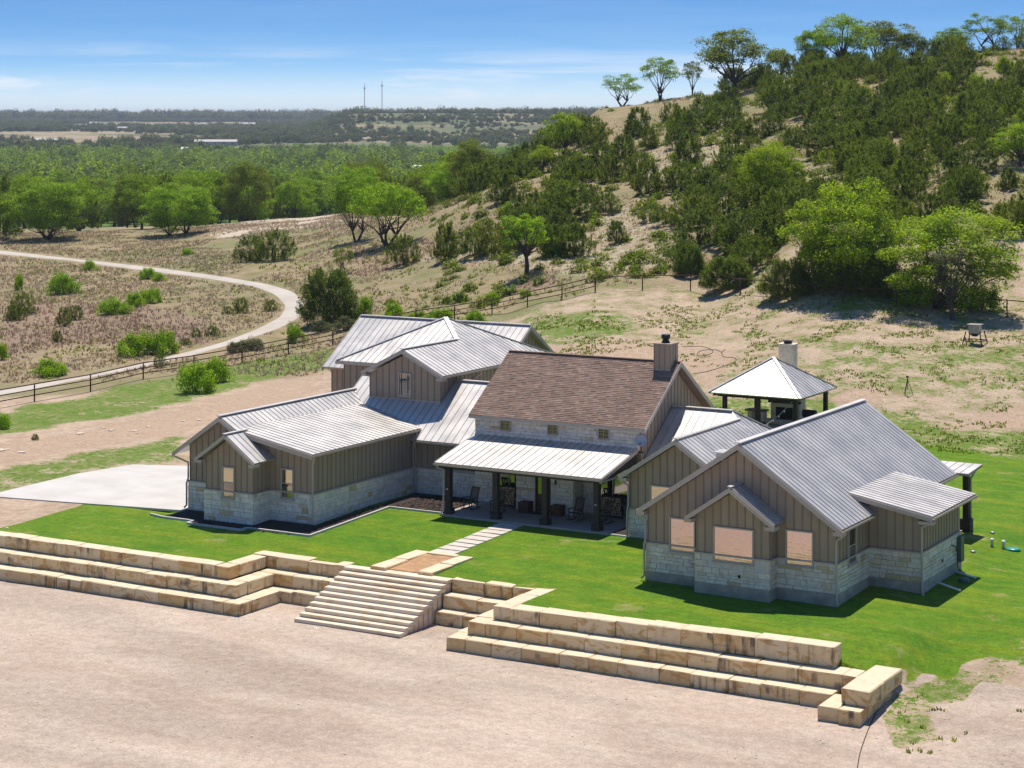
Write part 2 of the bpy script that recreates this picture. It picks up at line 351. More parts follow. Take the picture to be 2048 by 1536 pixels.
def near_z(X, Y):
    z = -.10 - .036*np.clip(-Y, 0, 11) - .016*np.clip(X-12, 0, 16)
    z = np.maximum(z, np.where(Y < -8, -.55, -.72))
    # gravel court in front of the stepped wall
    low = -2.25 + .06*(fbm(X/9, Y/9, 5) - .5)*2
    yf = np.where(X < -3.9, -13.5, np.where(X < 11.9, -10.6, -13.7))
    zr1 = np.interp(Y, [-13.7, -12, -9], [-1.25, -.95, -.62])
    zr2 = np.interp(Y, [-20, -17, -13, -8, -4], [-2.28, -2.24, -1.95, -.95, -.62])
    wz = np.where(Y < -13.7, 1., sstep(X, 28.6, 30.2)); zr = zr1*(1-wz) + zr2*wz
    wz = np.where((Y < -13.7) & (X > 29.2), 1., sstep(X, 25.5, 29.0)); zz = z*(1-wz) + np.minimum(z, zr)*wz
    zz = zz - .25*((X < -14) & (X > -25) & (Y > -5.5) & (Y < 4.0 + (X+25)*.3))
    inside = np.where(X < 29.2, Y > yf, True)
    out = np.where(inside, zz, low)
    return out
def smooth_interp(d, D, Z):
    w = .035*d
    return .25*np.interp(d-w, D, Z) + .5*np.interp(d, D, Z) + .25*np.interp(d+w, D, Z)
def terr(X, Y):
    X = np.asarray(X, float); Y = np.asarray(Y, float)
    px, d = cam_px(X, Y)
    pc = np.clip(px, PCOL[0], PCOL[-1]-1e-3); k = np.clip(np.searchsorted(PCOL, pc, 'right')-1, 0, len(PCOL)-2)
    t = (pc-PCOL[k])/(PCOL[k+1]-PCOL[k]); t = .5*t + .5*t*t*(3-2*t)
    zs = np.array([smooth_interp(d, [q[0] for q in p[1]], [q[1] for q in p[1]]) for p in PROF])
    zf = np.take_along_axis(zs, k[None], 0)[0]*(1-t) + np.take_along_axis(zs, (k+1)[None], 0)[0]*t
    w = sstep(d, 126, 146)
    amp = .18*sstep(d, 150, 180) + .5*sstep(d, 210, 280) + 5*sstep(d, 1700, 2600)
    zf = zf + (fbm(X/14, Y/14, 3)-.5)*amp*1.2*np.clip(1-(d-1500)/800, 0, 1) + (fbm(X/260, Y/260, 8, 5)-.5)*2*4.0*sstep(d, 1700, 2600)
    return near_z(X, Y)*(1-w) + zf*w
def hz(x, y): return float(terr(np.array([float(x)]), np.array([float(y)]))[0])
_ds = np.concatenate([np.arange(70, 420, .5), np.geomspace(420, 9000, 900)])
def hit(px, py):
    """ground point seen at pixel (px, py) of the 2048 frame"""
    s = (px-CX)/F; X = CAM[0] + _ds*(FW[0]+RT[0]*s); Y = CAM[1] + _ds*(FW[1]+RT[1]*s)
    z = terr(X, Y); ray = HC - (py-YH)*_ds/F
    i = np.argmax(z >= ray) if np.any(z >= ray) else len(_ds)-1
    i = max(i, 1); a, b = (ray-z)[i-1], (ray-z)[i]; t = a/(a-b) if a != b else 0
    d = _ds[i-1] + (_ds[i]-_ds[i-1])*min(max(t, 0), 1)
    x, y = CAM[0] + d*(FW[0]+RT[0]*s), CAM[1] + d*(FW[1]+RT[1]*s)
    return Vector((x, y, hz(x, y))), d
def at_d(px, d):
    s = (px-CX)/F; x, y = CAM[0] + d*(FW[0]+RT[0]*s), CAM[1] + d*(FW[1]+RT[1]*s); return Vector((x, y, hz(x, y)))
def inpoly(x, y, P):
    c = np.zeros(x.shape, bool); n = len(P)
    for i in range(n):
        (x1, y1), (x2, y2) = P[i], P[(i+1) % n]
        if y1 == y2: continue
        c ^= ((y1 > y) != (y2 > y)) & (x < (x2-x1)*(y-y1)/(y2-y1)+x1)
    return c
LAWN = [(-300,1100),(0,1058),(60,1040),(170,1006),(365,1006),(420,960),(700,940),(840,900),(1230,860),(1440,850),(1500,862),(1600,872),(1720,868),(1850,885),(2060,920),(2500,970),(2600,1330),(2048,1345),(1990,1318),(1930,1325),(1900,1360),(1850,1345),(1780,1385),(1640,1480),(1000,1330),(500,1280),(-300,1200)]
GREEN = [([(-200,860),(0,822),(150,792),(350,748),(690,694),(690,732),(560,752),(420,790),(330,812),(250,832),(130,850),(40,862),(-200,905)], .72),
         ([(-200,985),(0,938),(180,905),(370,868),(365,940),(240,935),(0,990),(-200,1010)], .66),
         ([(250,850),(330,830),(480,800),(560,788),(560,796),(420,828),(300,858)], .6),
         ([(1040,640),(1200,628),(1300,640),(1250,670),(1120,690),(1060,680)], .60),
         ([(1420,800),(1560,790),(1680,800),(1900,850),(2300,890),(2300,960),(1400,880)], .66),
         ([(1640,590),(1760,585),(1800,620),(1690,625)], .64),
         ([(1790,1390),(1900,1345),(1960,1330),(1935,1400),(1850,1420),(1880,1480),(1780,1500),(1760,1440)], .64),
         ([(1950,690),(2300,700),(2300,860),(1900,800),(1800,760)], .5), ([(1600,680),(1960,690),(1900,800),(1650,760)], .50)]
DIRT = [([(1090,690),(1220,672),(1380,690),(1400,740),(1240,745),(1110,715)], .72), ([(1330,690),(1480,690),(1420,800),(1390,760)], .62), ([(1640,800),(1740,770),(1800,790),(1700,830)], .8),
        ([(640,760),(660,740),(560,760),(400,800),(250,840),(0,890),(-200,910),(-200,940),(0,930),(300,880),(420,850),(640,790)], .62),
        ([(1830,850),(2048,800),(2300,820),(2300,880),(2048,860),(1900,870)], .6)]
ROCK = [([(380,465),(500,440),(680,428),(690,445),(560,462),(430,478)], .75), ([(1130,480),(1190,440),(1340,430),(1360,500),(1330,560),(1230,555),(1150,530)], .52),
        ([(1260,330),(1320,290),(1400,240),(1470,215),(1500,300),(1420,360),(1330,380)], .52), ([(1170,430),(1240,405),(1340,400),(1330,440),(1200,470)], .5),
        ([(830,500),(1200,505),(1200,560),(980,530),(820,525)], .55), ([(1560,340),(1680,330),(1700,380),(1600,390)], .5), ([(60,862),(330,838),(340,850),(90,885)], .55), ([(0,905),(120,880),(130,890),(0,925)], .55)]
STRAW_RED = [([(0,620),(60,600),(300,610),(420,640),(430,690),(230,690),(120,690),(0,720)], .9), ([(680,500),(900,470),(1000,410),(1000,460),(880,520),(720,560)], .7), ([(990,560),(1110,540),(1120,575),(1040,590)], .8), ([(1180,240),(1260,190),(1400,160),(1420,190),(1280,240)], .5)]
def masks(X, Y, Z):
    px, d = cam_px(X, Y); py = YH + F*(HC-Z)/np.maximum(d, 1)
    jx = (fbm(X/3.5, Y/3.5, 21)-.5)*26*np.clip(140/np.maximum(d,1), .3, 1.2); jy = (fbm(X/3.5, Y/3.5, 31)-.5)*16
    qx, qy = px+jx, py+jy
    near = d < 146
    m = {}
    court = (near_z(X, Y) < -1.6) | ((X > 29.2) & (Y < -13))
    lawn = inpoly(qx*.5+px*.5, qy*.5+py*.5, LAWN) & near
    lawn &= ~((near_z(X, Y) < -1.35) & (X < 29.7))
    thin = sstep(px, 1850, 2000)*np.maximum(1-sstep(py, 900, 1010), sstep(py, 1180, 1330)); thin = np.maximum(thin, .8*(1-sstep(py, 880, 930))*(px > 1300)); m['lawn'] = lawn*(1-.48*thin)
    g = np.zeros_like(X)
    for P, v in GREEN: g = np.maximum(g, v*inpoly(qx, qy, P))
    yard = (d > 125) & (d < 190) & (px > 700)
    g = np.maximum(g, np.where(yard, .41, 0)); g = np.where((d > 185) & (px > 0) & (d < 380), np.maximum(g, .33), g); g = np.where((d < 125) & (px > 1700), np.maximum(g, .34), g)
    m['weed'] = g
    dr = np.zeros_like(X)
    for P, v in DIRT: dr = np.maximum(dr, v*inpoly(qx, qy, P))
    m['dirt'] = dr
    rk = np.zeros_like(X)
    for P, v in ROCK: rk = np.maximum(rk, v*inpoly(qx, qy, P))
    m['rock'] = np.maximum(rk, np.where((d > 190) & (d < 400) & (px > 900), .30, 0))
    rd = np.zeros_like(X)
    for P, v in STRAW_RED: rd = np.maximum(rd, v*inpoly(qx, qy, P))
    m['red'] = rd
    m['gravel'] = (court & (d < 125) & ~lawn & ~((g > .5) & (d < 115))).astype(float)
    m['dry'] = sstep(d, np.interp(px, [0, 600, 900, 1200], [150, 155, 170, 182]), np.interp(px, [0, 600, 900, 1200], [168, 180, 194, 198])) * (1-sstep(d, 380, 430))
    m['wood'] = sstep(d, 380, 470)
    m['farfield'] = sstep(d, 1500, 2100)
    return m

t = NT('ground'); p = t.pos()
nb = t.noise(p, .05, 4, .6); nm = t.noise(p, .45, 5, .65); nf = t.noise(p, 2.2, 5, .7); ng = t.noise(p, 8.0, 4, .75); nl = t.noise(t.map(p, (.10,.34,.3), (0,0,.35)), 1.0, 5, .62)
def mul(c, f): return t.mix(1.0, c, f, 'MULTIPLY')
def layer(base, colr, name, noise, amp, lo=.44, hi=.56):
    return t.mix(t.rng(t.math('ADD', t.attr(name), t.math('MULTIPLY', t.math('SUBTRACT', noise, .5), amp)), lo, hi), base, colr)
gr = t.rng(ng, .30, .72, .74, 1.22); fr_ = t.rng(nf, .32, .70, .80, 1.16)               # grain of the ground at two scales
c = t.mix(t.rng(nm, .35, .65), (.47, .36, .265), (.38, .28, .195))                           # bare caliche soil
c = mul(c, fr_)
dry = t.mix(t.rng(nm, .36, .64), (.32, .245, .15), (.235, .185, .10)); dry = t.mix(t.rng(nf, .45, .68, 0, .7), dry, (.40, .315, .21)); dry = t.mix(t.rng(nb, .44, .62, 0, .65), dry, (.19, .195, .085))
dry = t.mix(t.rng(t.math('ADD', t.attr('red'), t.math('MULTIPLY', nm, .6)), .75, 1.15, 0, .85), dry, t.mix(t.rng(nf, .38, .66), (.22, .145, .108), (.35, .24, .175)))
c = layer(c, mul(dry, gr), 'dry', nf, .9, .40, .60)
rock = t.mix(t.rng(nf, .38, .66), (.60, .52, .43), (.42, .335, .25)); rock = mul(rock, gr)
nw = t.math('ADD', t.math('MULTIPLY', nm, .45), t.math('MULTIPLY', nf, .55))
c = layer(c, rock, 'rock', nw, 2.2, .46, .64)
weed = t.mix(t.rng(nf, .35, .68), (.155, .215, .035), (.085, .16, .014)); weed = t.mix(t.rng(t.noise(p, .9, 5, .7), .50, .66, 0, .75), weed, (.25, .235, .10)); weed = mul(weed, gr)
ns = t.math('ADD', t.math('MULTIPLY', nm, .3), t.math('ADD', t.math('MULTIPLY', nf, .35), t.math('MULTIPLY', ng, .35)))
c = layer(c, weed, 'weed', ns, 3.4, .47, .57)
dirt = mul(t.mix(t.rng(nf, .35, .66), (.47, .355, .26), (.36, .255, .175)), gr)
c = layer(c, dirt, 'dirt', nw, 1.9, .42, .62)
grv = t.mix(t.rng(nl, .36, .66, .15, .85), (.53, .43, .345), (.445, .34, .265)); grv = t.mix(t.rng(nm, .42, .68, 0, .35), grv, (.54, .455, .375)); grv = mul(grv, t.rng(t.noise(t.map(p, (.5, 1.3, 1), (0,0,-.3)), .16, 5, .6), .36, .64, .84, 1.10)); grv = mul(grv, t.rng(nf, .32, .70, .86, 1.10)); grv = mul(grv, t.rng(ng, .32, .70, .84, 1.10)); grv = mul(grv, t.rng(t.noise(p, 17, 3, .8), .34, .68, .85, 1.10))
grv = t.mix(t.rng(t.voro(p, 5.5), .05, .16, .75, 0), grv, (.68, .62, .55)); grv = t.mix(t.rng(t.noise(p, 26, 2, .7), .60, .74, 0, .25), grv, (.32, .24, .19))
c = layer(c, grv, 'gravel', nf, .35)
ln = t.mix(t.rng(nm, .34, .66), (.066, .17, .005), (.105, .205, .007)); ln = t.mix(t.rng(t.noise(t.map(p, (.25, 1.1, 1), (0,0,.5)), .8, 5, .65), .42, .68, 0, .8), ln, (.17, .225, .010)); ln = mul(ln, t.rng(ng, .30, .70, .76, 1.20)); ln = mul(ln, t.rng(nf, .34, .68, .86, 1.12))
ln = t.mix(t.rng(t.noise(p, .33, 5, .7), .59, .70, 0, .8), ln, (.27, .25, .09))
c = layer(c, ln, 'lawn', nw, 1.0)
wd = t.mix(t.rng(nb, .35, .65), (.07, .12, .022), (.11, .18, .028)); wd = t.mix(t.rng(t.noise(p, .012, 4), .56, .66), wd, (.24, .21, .10))
c = t.mix(t.attr('wood'), c, wd)
ff = t.mix(t.rng(t.noise(p, .0035, 5, .6), .43, .58), (.13, .145, .06), (.36, .275, .18)); ff = t.mix(t.rng(t.noise(p, .03, 4, .7), .50, .58, 0, .7), ff, (.08, .105, .045))
c = t.mix(t.attr('farfield'), c, ff)
t.bump(t.math('ADD', t.math('MULTIPLY', nf, .7), t.math('MULTIPLY', ng, .55)), .75, .10); M['ground'] = t.done(c, .95, 0, .2)

def set_masks(me, X, Y, Z, shape=None, blur=0):
    m = masks(X, Y, Z)
    for k, v in m.items():
        v = v.astype(np.float32)
        nb_ = 1 if k in ('lawn', 'gravel') else blur
        if shape is not None and blur:
            g = v.reshape(shape)
            for _ in range(nb_):
                q = np.pad(g, 1, 'edge'); g = (q[:-2,1:-1]+q[2:,1:-1]+q[1:-1,:-2]+q[1:-1,2:]+2*q[1:-1,1:-1])/6
            v = g.ravel()
        a = me.attributes.new(k, 'FLOAT', 'POINT'); a.data.foreach_set('value', v.astype(np.float32))
def grid_faces(nr, nc):
    i = np.arange((nr-1)*(nc-1)); r, c_ = i // (nc-1), i % (nc-1); a = r*nc + c_
    return np.stack([a, a+1, a+nc+1, a+nc], 1)
# near ground: house axes, with breaks hidden inside the stone tiers
def lines(lo, hi, st, extra):
    v = list(np.arange(lo, hi+1e-6, st)); ex = [e+o for e in extra for o in (-.03, .03)]
    v = [q for q in v if all(abs(q-e) > .12 for e in extra)]
    return np.array(sorted(v+ex))
PX0, PX1, PY0, PY1 = -46., 64., -58., 44.
gx = lines(PX0, PX1, .34, [-3.9, 11.9, 27.2, 29.2]); gy = lines(PY0, PY1, .34, [-13.5, -13.7+.0, -10.6])
GX, GY = np.meshgrid(gx, gy); GX, GY = GX.ravel(), GY.ravel(); GZ = terr(GX, GY)
me = fast_mesh('ground_near', np.stack([GX, GY, GZ], 1), grid_faces(len(gy), len(gx)), M['ground'], smooth=True)
set_masks(me, GX, GY, GZ, (len(gy), len(gx)), 10)
ground_near = link('yard_ground', me); tag(ground_near, kind='structure')
# land out to the horizon: fan of the view, dipping under the near sheet
fc = np.concatenate([np.arange(-1500, -100, 28.), np.arange(-100, 2150, 6.5), np.arange(2150, 3600, 28.)])
fd = np.concatenate([np.geomspace(40, 128, 60), np.geomspace(129, 430, 330), np.geomspace(434, 14000, 240)])
PXg, Dg = np.meshgrid(fc, fd); S = (PXg-CX)/F
TX = (CAM[0] + Dg*(FW[0]+RT[0]*S)).ravel(); TY = (CAM[1] + Dg*(FW[1]+RT[1]*S)).ravel(); TZ = terr(TX, TY)
edge = np.minimum.reduce([TX-PX0, PX1-TX, TY-PY0, PY1-TY])
TZs = np.where(edge > 0, TZ - np.clip(edge, 0, 2.0)*1.1 - .01, TZ)
me = fast_mesh('terrain', np.stack([TX, TY, TZs], 1), grid_faces(len(fd), len(fc)), M['ground'], smooth=True)
set_masks(me, TX, TY, TZ, (len(fd), len(fc)), 7); terrain = link('terrain', me); tag(terrain, kind='structure')

# ------------------------------------------------------------------ house building kit
def clip(poly, k, c, keep):            # clip polygon (list of 2-tuples) by coordinate k against c ; keep = +1 / -1
    out = []; n = len(poly)
    for i in range(n):
        p, q = poly[i], poly[(i+1) % n]; a, b = (p[k]-c)*keep, (q[k]-c)*keep
        if a >= 0: out.append(p)
        if (a > 0 and b < 0) or (a < 0 and b > 0):
            t = a/(a-b); out.append(tuple(p[j]+(q[j]-p[j])*t for j in range(2)))
    res = []
    for p in out:
        if not res or abs(p[0]-res[-1][0]) + abs(p[1]-res[-1][1]) > 1e-5: res.append(p)
    if len(res) > 1 and abs(res[0][0]-res[-1][0]) + abs(res[0][1]-res[-1][1]) < 1e-5: res.pop()
    return res
def area2(P): return abs(sum(P[i][0]*P[(i+1) % len(P)][1]-P[(i+1) % len(P)][0]*P[i][1] for i in range(len(P))))/2
def strips(poly3, adir, w, thick, name, mats, parent, rib=None, off=0., gap=.004, lift=0.):
    """cut a planar polygon into parallel boards / panels, each its own object with a raised rib along one edge"""
    P = [np.array(q, float) for q in poly3]; nrm = np.zeros(3)
    for i in range(len(P)): nrm += np.cross(P[i], P[(i+1) % len(P)])
    nrm /= np.linalg.norm(nrm); a = np.array(adir, float); a /= np.linalg.norm(a); b = np.cross(nrm, a); o = P[0]
    A = [((q-o) @ a, (q-o) @ b) for q in P]
    a0, a1 = min(q[0] for q in A), max(q[0] for q in A)
    n = max(1, round((a1-a0)/w)); w = (a1-a0)/n; objs = []
    T = lambda q, h: o + a*q[0] + b*q[1] + nrm*h
    for i in range(n):
        lo, hi = a0+i*w, a0+(i+1)*w
        S = clip(clip(A, 0, lo+gap, 1), 0, hi-gap, -1)
        if len(S) < 3 or area2(S) < .004: continue
        mb = MB(); mb.prism([T(q, lift) for q in S], nrm*thick)
        if rib:
            rw, rh = rib; x0, x1 = (lo, lo+rw)
            C = clip(clip(A, 0, x0, 1), 0, x1, -1)
            if len(C) >= 3 and area2(C) > 1e-5: mb.prism([T(q, lift+thick) for q in C], nrm*rh, 1)
        objs.append(mb.build(name, mats, parent))
    return objs
def up(poly):                          # orient so the normal looks up
    P = [np.array(q, float) for q in poly]; n = np.zeros(3)
    for i in range(len(P)): n += np.cross(P[i], P[(i+1) % len(P)])
    return poly if n[2] > 0 else poly[::-1]
def slab(name, poly, thick, mats, parent):
    poly = up(poly); P = [np.array(q, float) for q in poly]; n = np.zeros(3)
    for i in range(len(P)): n += np.cross(P[i], P[(i+1) % len(P)])
    n /= np.linalg.norm(n); mb = MB(); mb.prism(P, -n*thick)
    return mb.build(name, mats, parent)
def metal_roof(parent, poly, adir, panels=True, w=.42, thick=.15):
    r = slab('roof', poly, thick, M['fascia'] if panels else M['galv'], parent)
    if panels: strips(up(poly), adir, w, .018, 'roof_panel', [M['galv'], M['galv_seam_shade']], r, rib=(.022, .026), gap=.001)
    return r
Xd, Yd = (1, 0, 0), (0, 1, 0)
def plane3(ax, c): return (lambda a, z, n=0.: (a, c-n, z)) if ax == 'S' else (lambda a, z, n=0.: (c+n, a, z))
def siding(parent, ax, c, poly, w=.41):
    """board-and-batten skin; ax 'S' faces -Y at Y=c (a = X), ax 'E' faces +X at X=c (a = Y)"""
    T = plane3(ax, c); core = MB(); core.prism([T(a, z, -.02) for a, z in poly], (0, .16, 0) if ax == 'S' else (-.16, 0, 0))
    wl = core.build('wall', M['siding'], parent)
    P = [T(a, z, -.02) for a, z in poly]; q = [np.array(v) for v in P]; n = sum(np.cross(q[i], q[(i+1) % len(q)]) for i in range(len(q)))
    want = np.array((0, -1, 0) if ax == 'S' else (1, 0, 0))
    if n @ want < 0: P = P[::-1]
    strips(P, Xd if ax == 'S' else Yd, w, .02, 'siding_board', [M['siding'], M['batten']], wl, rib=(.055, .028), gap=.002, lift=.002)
    return wl
UNIT = []
def unit_stones():
    for k in range(5):
        r = random.Random(40+k); mb = MB(); b = .035
        mb.box((0, 0, 0), (1, 1, 1)); j = lambda: r.uniform(-b, b)
        mb.v = [(min(1, max(0, x+(j()*.7 if y == 0 else 0))), y + (abs(j())*1.5 if y == 0 else 0), min(1, max(0, z+j()*.8 if y == 0 else z))) for x, y, z in mb.v]
        UNIT.append(mb.mesh('stone', M['limestone']))
unit_stones()
UNITW = []
for u in UNIT:
    v = u.copy(); v.materials.clear(); v.materials.append(M['limestone_warm']); UNITW.append(v)
def stone_cells(a0, a1, z0, z1, seed):
    r = random.Random(seed); z = z0; cells = []
    while z < z1-.02:
        h = r.choice((.14, .18, .2, .24, .28)); h = min(h, z1-z)
        if z1-(z+h) < .09: h = z1-z
        a = a0 - r.uniform(0, .2)
        while a < a1-.02:
            l = r.uniform(.28, .75); e = a+l
            if a1-e < .16: e = a1
            lo = max(a, a0)
            if e-lo > .03: cells.append((lo, min(e, a1), z, z+h))
            a = e
        z += h
    return cells
NSTONE = [0]
def stonework(parent, ax, c, a0, a1, z0, z1, holes=(), single=False, warm=False, seed=1):
    T = plane3(ax, c); mb = MB()
    lo, hi = T(a0, z0, .045), T(a1, z1, -.12); mb.box(tuple(map(min, zip(lo, hi))), tuple(map(max, zip(lo, hi))))
    wl = mb.build('stone_wall', M['mortar'], parent)
    cells = []
    for (p, q, s, u) in stone_cells(a0, a1, z0, z1, seed):
        bad = False
        for (h0, h1, g0, g1) in holes:
            if q > h0 and p < h1 and u > g0 and s < g1: bad = True
        if not bad: cells.append((p, q, s, u))
    g = .010; r = random.Random(seed+99); jb = MB()
    for (p, q, s, u) in cells:
        pr = .085 + r.uniform(-.014, .014)
        if single and NSTONE[0] < 295:
            NSTONE[0] += 1
            o = bpy.data.objects.new('stone', r.choice(UNITW if warm else UNIT)); col.objects.link(o); o.parent = wl
            if ax == 'S': o.location = (p+g, c-pr, s+g); o.scale = (q-p-2*g, pr+.03, u-s-2*g)
            else: o.rotation_euler = (0, 0, R(90)); o.location = (c+pr, p+g, s+g); o.scale = (q-p-2*g, pr+.03, u-s-2*g)
        else:
            v = [T(p+g+r.uniform(0,.01), s+g, pr), T(q-g-r.uniform(0,.01), s+g, pr), T(q-g, u-g-r.uniform(0,.008), pr), T(p+g, u-g, pr), T(p+g, s+g, .04), T(q-g, s+g, .04), T(q-g, u-g, .04), T(p+g, u-g, .04)]
            jb.add(v, [(0,1,2,3),(0,4,5,1),(1,5,6,2),(2,6,7,3),(3,7,4,0)] if ax == 'S' else [(0,1,2,3),(0,4,5,1),(1,5,6,2),(2,6,7,3),(3,7,4,0)])
    if jb.v:
        o = jb.build('stonework', M['limestone_warm' if warm else 'limestone'], wl); o['kind'] = 'stuff'
    return wl
def ledge(parent, ax, c, a0, a1, z, out=.12):
    T = plane3(ax, c); lo, hi = T(a0, z, out), T(a1, z+.07, -.02); mb = MB(); mb.box(tuple(map(min, zip(lo, hi))), tuple(map(max, zip(lo, hi)))); return mb.build('stone_ledge', M['trim'], parent)
def window(parent, ax, c, a0, a1, z0, z1, style='hung', out=.0, glass='glass', fr=.07, name='window'):
    """proud frame, sill, and one pane object per light"""
    T = plane3(ax, c)
    def bx(mb, a, b, s, u, n0, n1, m=0):
        lo, hi = T(a, s, n0), T(b, u, n1); mb.box(tuple(map(min, zip(lo, hi))), tuple(map(max, zip(lo, hi))), m)
    f = MB(); o = out
    bx(f, a0-fr, a0, z0-fr, z1+fr, o+.075, -.02); bx(f, a1, a1+fr, z0-fr, z1+fr, o+.075, -.02); bx(f, a0, a1, z1, z1+fr, o+.072, -.02); bx(f, a0, a1, z0-fr, z0, o+.072, -.02)
    zm = (z0+z1)/2
    if style == 'hung': bx(f, a0, a1, zm-.022, zm+.022, o+.058, -.02)
    if style == 'grid':
        am = (a0+a1)/2; bx(f, am-.012, am+.012, z0, z1, o+.05, -.02)
        for k in (1, 2): zz = z0+(z1-z0)*k/3; bx(f, a0, a1, zz-.012, zz+.012, o+.048, -.02)
    if style == 'pair':
        am = (a0+a1)/2; bx(f, am-.03, am+.03, z0, z1, o+.06, -.02)
    fo = f.build(name, M['trim'], parent)
    s = MB(); bx(s, a0-fr-.03, a1+fr+.03, z0-fr-.06, z0-fr, o+.12, -.02); s.build('sill', M['trim'], fo)
    lights = {'hung': [(a0, a1, zm+.022, z1), (a0, a1, z0, zm-.022)], 'pair': [(a0, (a0+a1)/2-.03, z0, z1), ((a0+a1)/2+.03, a1, z0, z1)]}.get(style, [(a0, a1, z0, z1)])
    for k, (p, q, s0, s1) in enumerate(lights):
        g = MB(); bx(g, p, q, s0, s1, o+.030, -.01); g.build('pane', M['glass' if glass == 'glass_straw_refl' and k == 1 else glass], fo)
    return fo
def path_tube(parent, name, pts, r, mat, n=8): mb = MB(); mb.tube(pts, r, n); return mb.build(name, mat, parent, True)
def gutter(parent, a, b, side):
    """eave gutter from a to b; side = horizontal outward direction"""
    a, b, sd_ = Vector(a), Vector(b), Vector(side)
    prof = [(0, 0), (.11, .015), (.12, .11), (.10, .11), (.095, .03), (.012, .02), (.012, .11), (0, .11)]
    t = MB(); pts = []
    for e in (a, b): pts += [e + sd_*u + Vector((0, 0, v-.12)) for u, v in prof]
    n = len(prof); fs = [(i, (i+1) % n, n+(i+1) % n, n+i) for i in range(n)] + [tuple(range(n)), tuple(range(n, 2*n))[::-1]]
    t.add(pts, fs); return t.build('gutter', M['trim'], parent)
def downspout(parent, top, wall_xy, zb, kick=(0, 0), zs=1.25, out=(0, -.1)):
    """from the gutter in to the wall, down, out round the stone ledge, down to a kick-out"""
    x, y, z = top; wx, wy = wall_xy; ox, oy = out
    pts = [(x, y, z-.05), (x, y, z-.2), (wx, wy, z-.5), (wx, wy, zs+.25), (wx+ox, wy+oy, zs), (wx+ox, wy+oy, zb+.2), (wx+ox+kick[0], wy+oy+kick[1], zb+.06)]
    return path_tube(parent, 'downspout', pts, .052, M['trim'], 8)
def rake(parent, pts, th, hgt, n, mat='trim'):
    """barge board following pts (one side), thickness th along n, hanging hgt below"""
    mb = MB()
    for p, q in zip(pts[:-1], pts[1:]):
        mb.prism([p, q, (q[0], q[1], q[2]-hgt), (p[0], p[1], p[2]-hgt)], (n[0]*th, n[1]*th, 0))
    return mb.build('rake_board', M[mat], parent)
ST = 1.31
house = empty('ranch_house', (0, 3.0, -.1), 'long brown ranch house with pale stone base, silver metal roofs and brown shingled middle', 'house')

# ---- west wing (garage): kinked roof, little front gable
prof = lambda x: np.interp(x, [-14.2, -11.06, -10.0, -4.95], [2.9, 5.05, 4.42, 3.5])
CP = lambda y: 2.95 + .67*(y-4.7)                 # front slope of the link behind it
metal_roof(house, [(-14.2,-5.05,2.9), (-11.06,-5.05,5.05), (-11.06,7.83,5.05), (-14.2,4.63,2.9)], Yd, False)
metal_roof(house, [(-11.06,-5.05,5.05), (-10.0,-5.05,4.42), (-10.0,6.9,4.42), (-11.06,7.83,5.05)], Yd)
metal_roof(house, [(-10.0,-5.05,4.42), (-4.95,-5.05,3.5), (-4.95,5.52,3.5), (-10.0,6.9,4.42)], Yd)
MB().bar((-11.06,-5.08,5.09), (-11.06,7.83,5.09), .28, .05).build('ridge_cap', M['galv'], house)
rake(house, [(-14.25,-5.06,2.87), (-11.06,-5.06,5.03), (-10.0,-5.06,4.40), (-4.93,-5.06,3.48)], .05, .24, (0,-1,0))
siding(house, 'S', -4.6, [(-13.4,ST), (-5.2,ST), (-5.2,3.38), (-10.0,4.24), (-11.06,4.86), (-13.4,3.25)])
siding(house, 'E', -5.2, [(-4.58,ST), (5.13,ST), (5.13,3.38), (-4.58,3.38)])
MB().box((-13.4,-4.4,-.3), (-5.3,5.4,3.2)).build('wall', M['siding'], house)
stonework(house, 'S', -4.6, -13.47, -11.0, -.35, ST, seed=3); stonework(house, 'S', -4.6, -8.05, -5.12, -.35, ST, holes=[(-7.25,-6.4,.95,2)], seed=4)
stonework(house, 'E', -5.2, -4.68, 5.1, -.35, ST, seed=5)
stonework(house, 'S', -6.1, -11.17, -7.93, -.35, ST, holes=[(-9.99,-9.13,.95,2)], seed=6); stonework(house, 'E', -8.0, -6.1, -4.66, -.35, ST, seed=7)
ledge(house, 'S', -4.6, -13.5, -11.05, ST); ledge(house, 'S', -4.6, -7.95, -5.07, ST); ledge(house, 'E', -5.2, -4.6, 5.1, ST); ledge(house, 'S', -6.1, -11.2, -7.88, ST); ledge(house, 'E', -8.0, -6.1, -4.7, ST)
siding(house, 'S', -6.1, [(-11.1,ST), (-8.0,ST), (-8.0,3.05), (-9.55,4.13), (-11.1,3.05)]); siding(house, 'E', -8.0, [(-6.08,ST), (-4.62,ST), (-4.62,2.98), (-6.08,2.98)])
MB().box((-11.0,-5.95,-.3), (-8.1,-4.5,2.95)).build('wall', M['siding'], house)
metal_roof(house, [(-9.55,-6.5,4.40), (-7.62,-6.5,3.02), (-7.62,-4.63,3.02), (-9.55,-4.63,4.40)], Yd, w=.45, thick=.12)
metal_roof(house, [(-9.55,-6.5,4.40), (-11.5,-6.5,3.02), (-11.5,-4.63,3.02), (-9.55,-4.63,4.40)], Yd, False, thick=.12)
MB().bar((-9.55,-6.53,4.43), (-9.55,-4.6,4.43), .24, .04).build('ridge_cap', M['galv'], house)
rake(house, [(-11.55,-6.51,2.99), (-9.55,-6.51,4.39), (-7.58,-6.51,2.99)], .05, .2, (0,-1,0))
for bx_ in ((-11.56, -11.1), (-8.0, -7.57)): MB().box((bx_[0],-6.52,2.78), (bx_[1],-6.05,2.93)).build('eave_return', M['trim'], house)
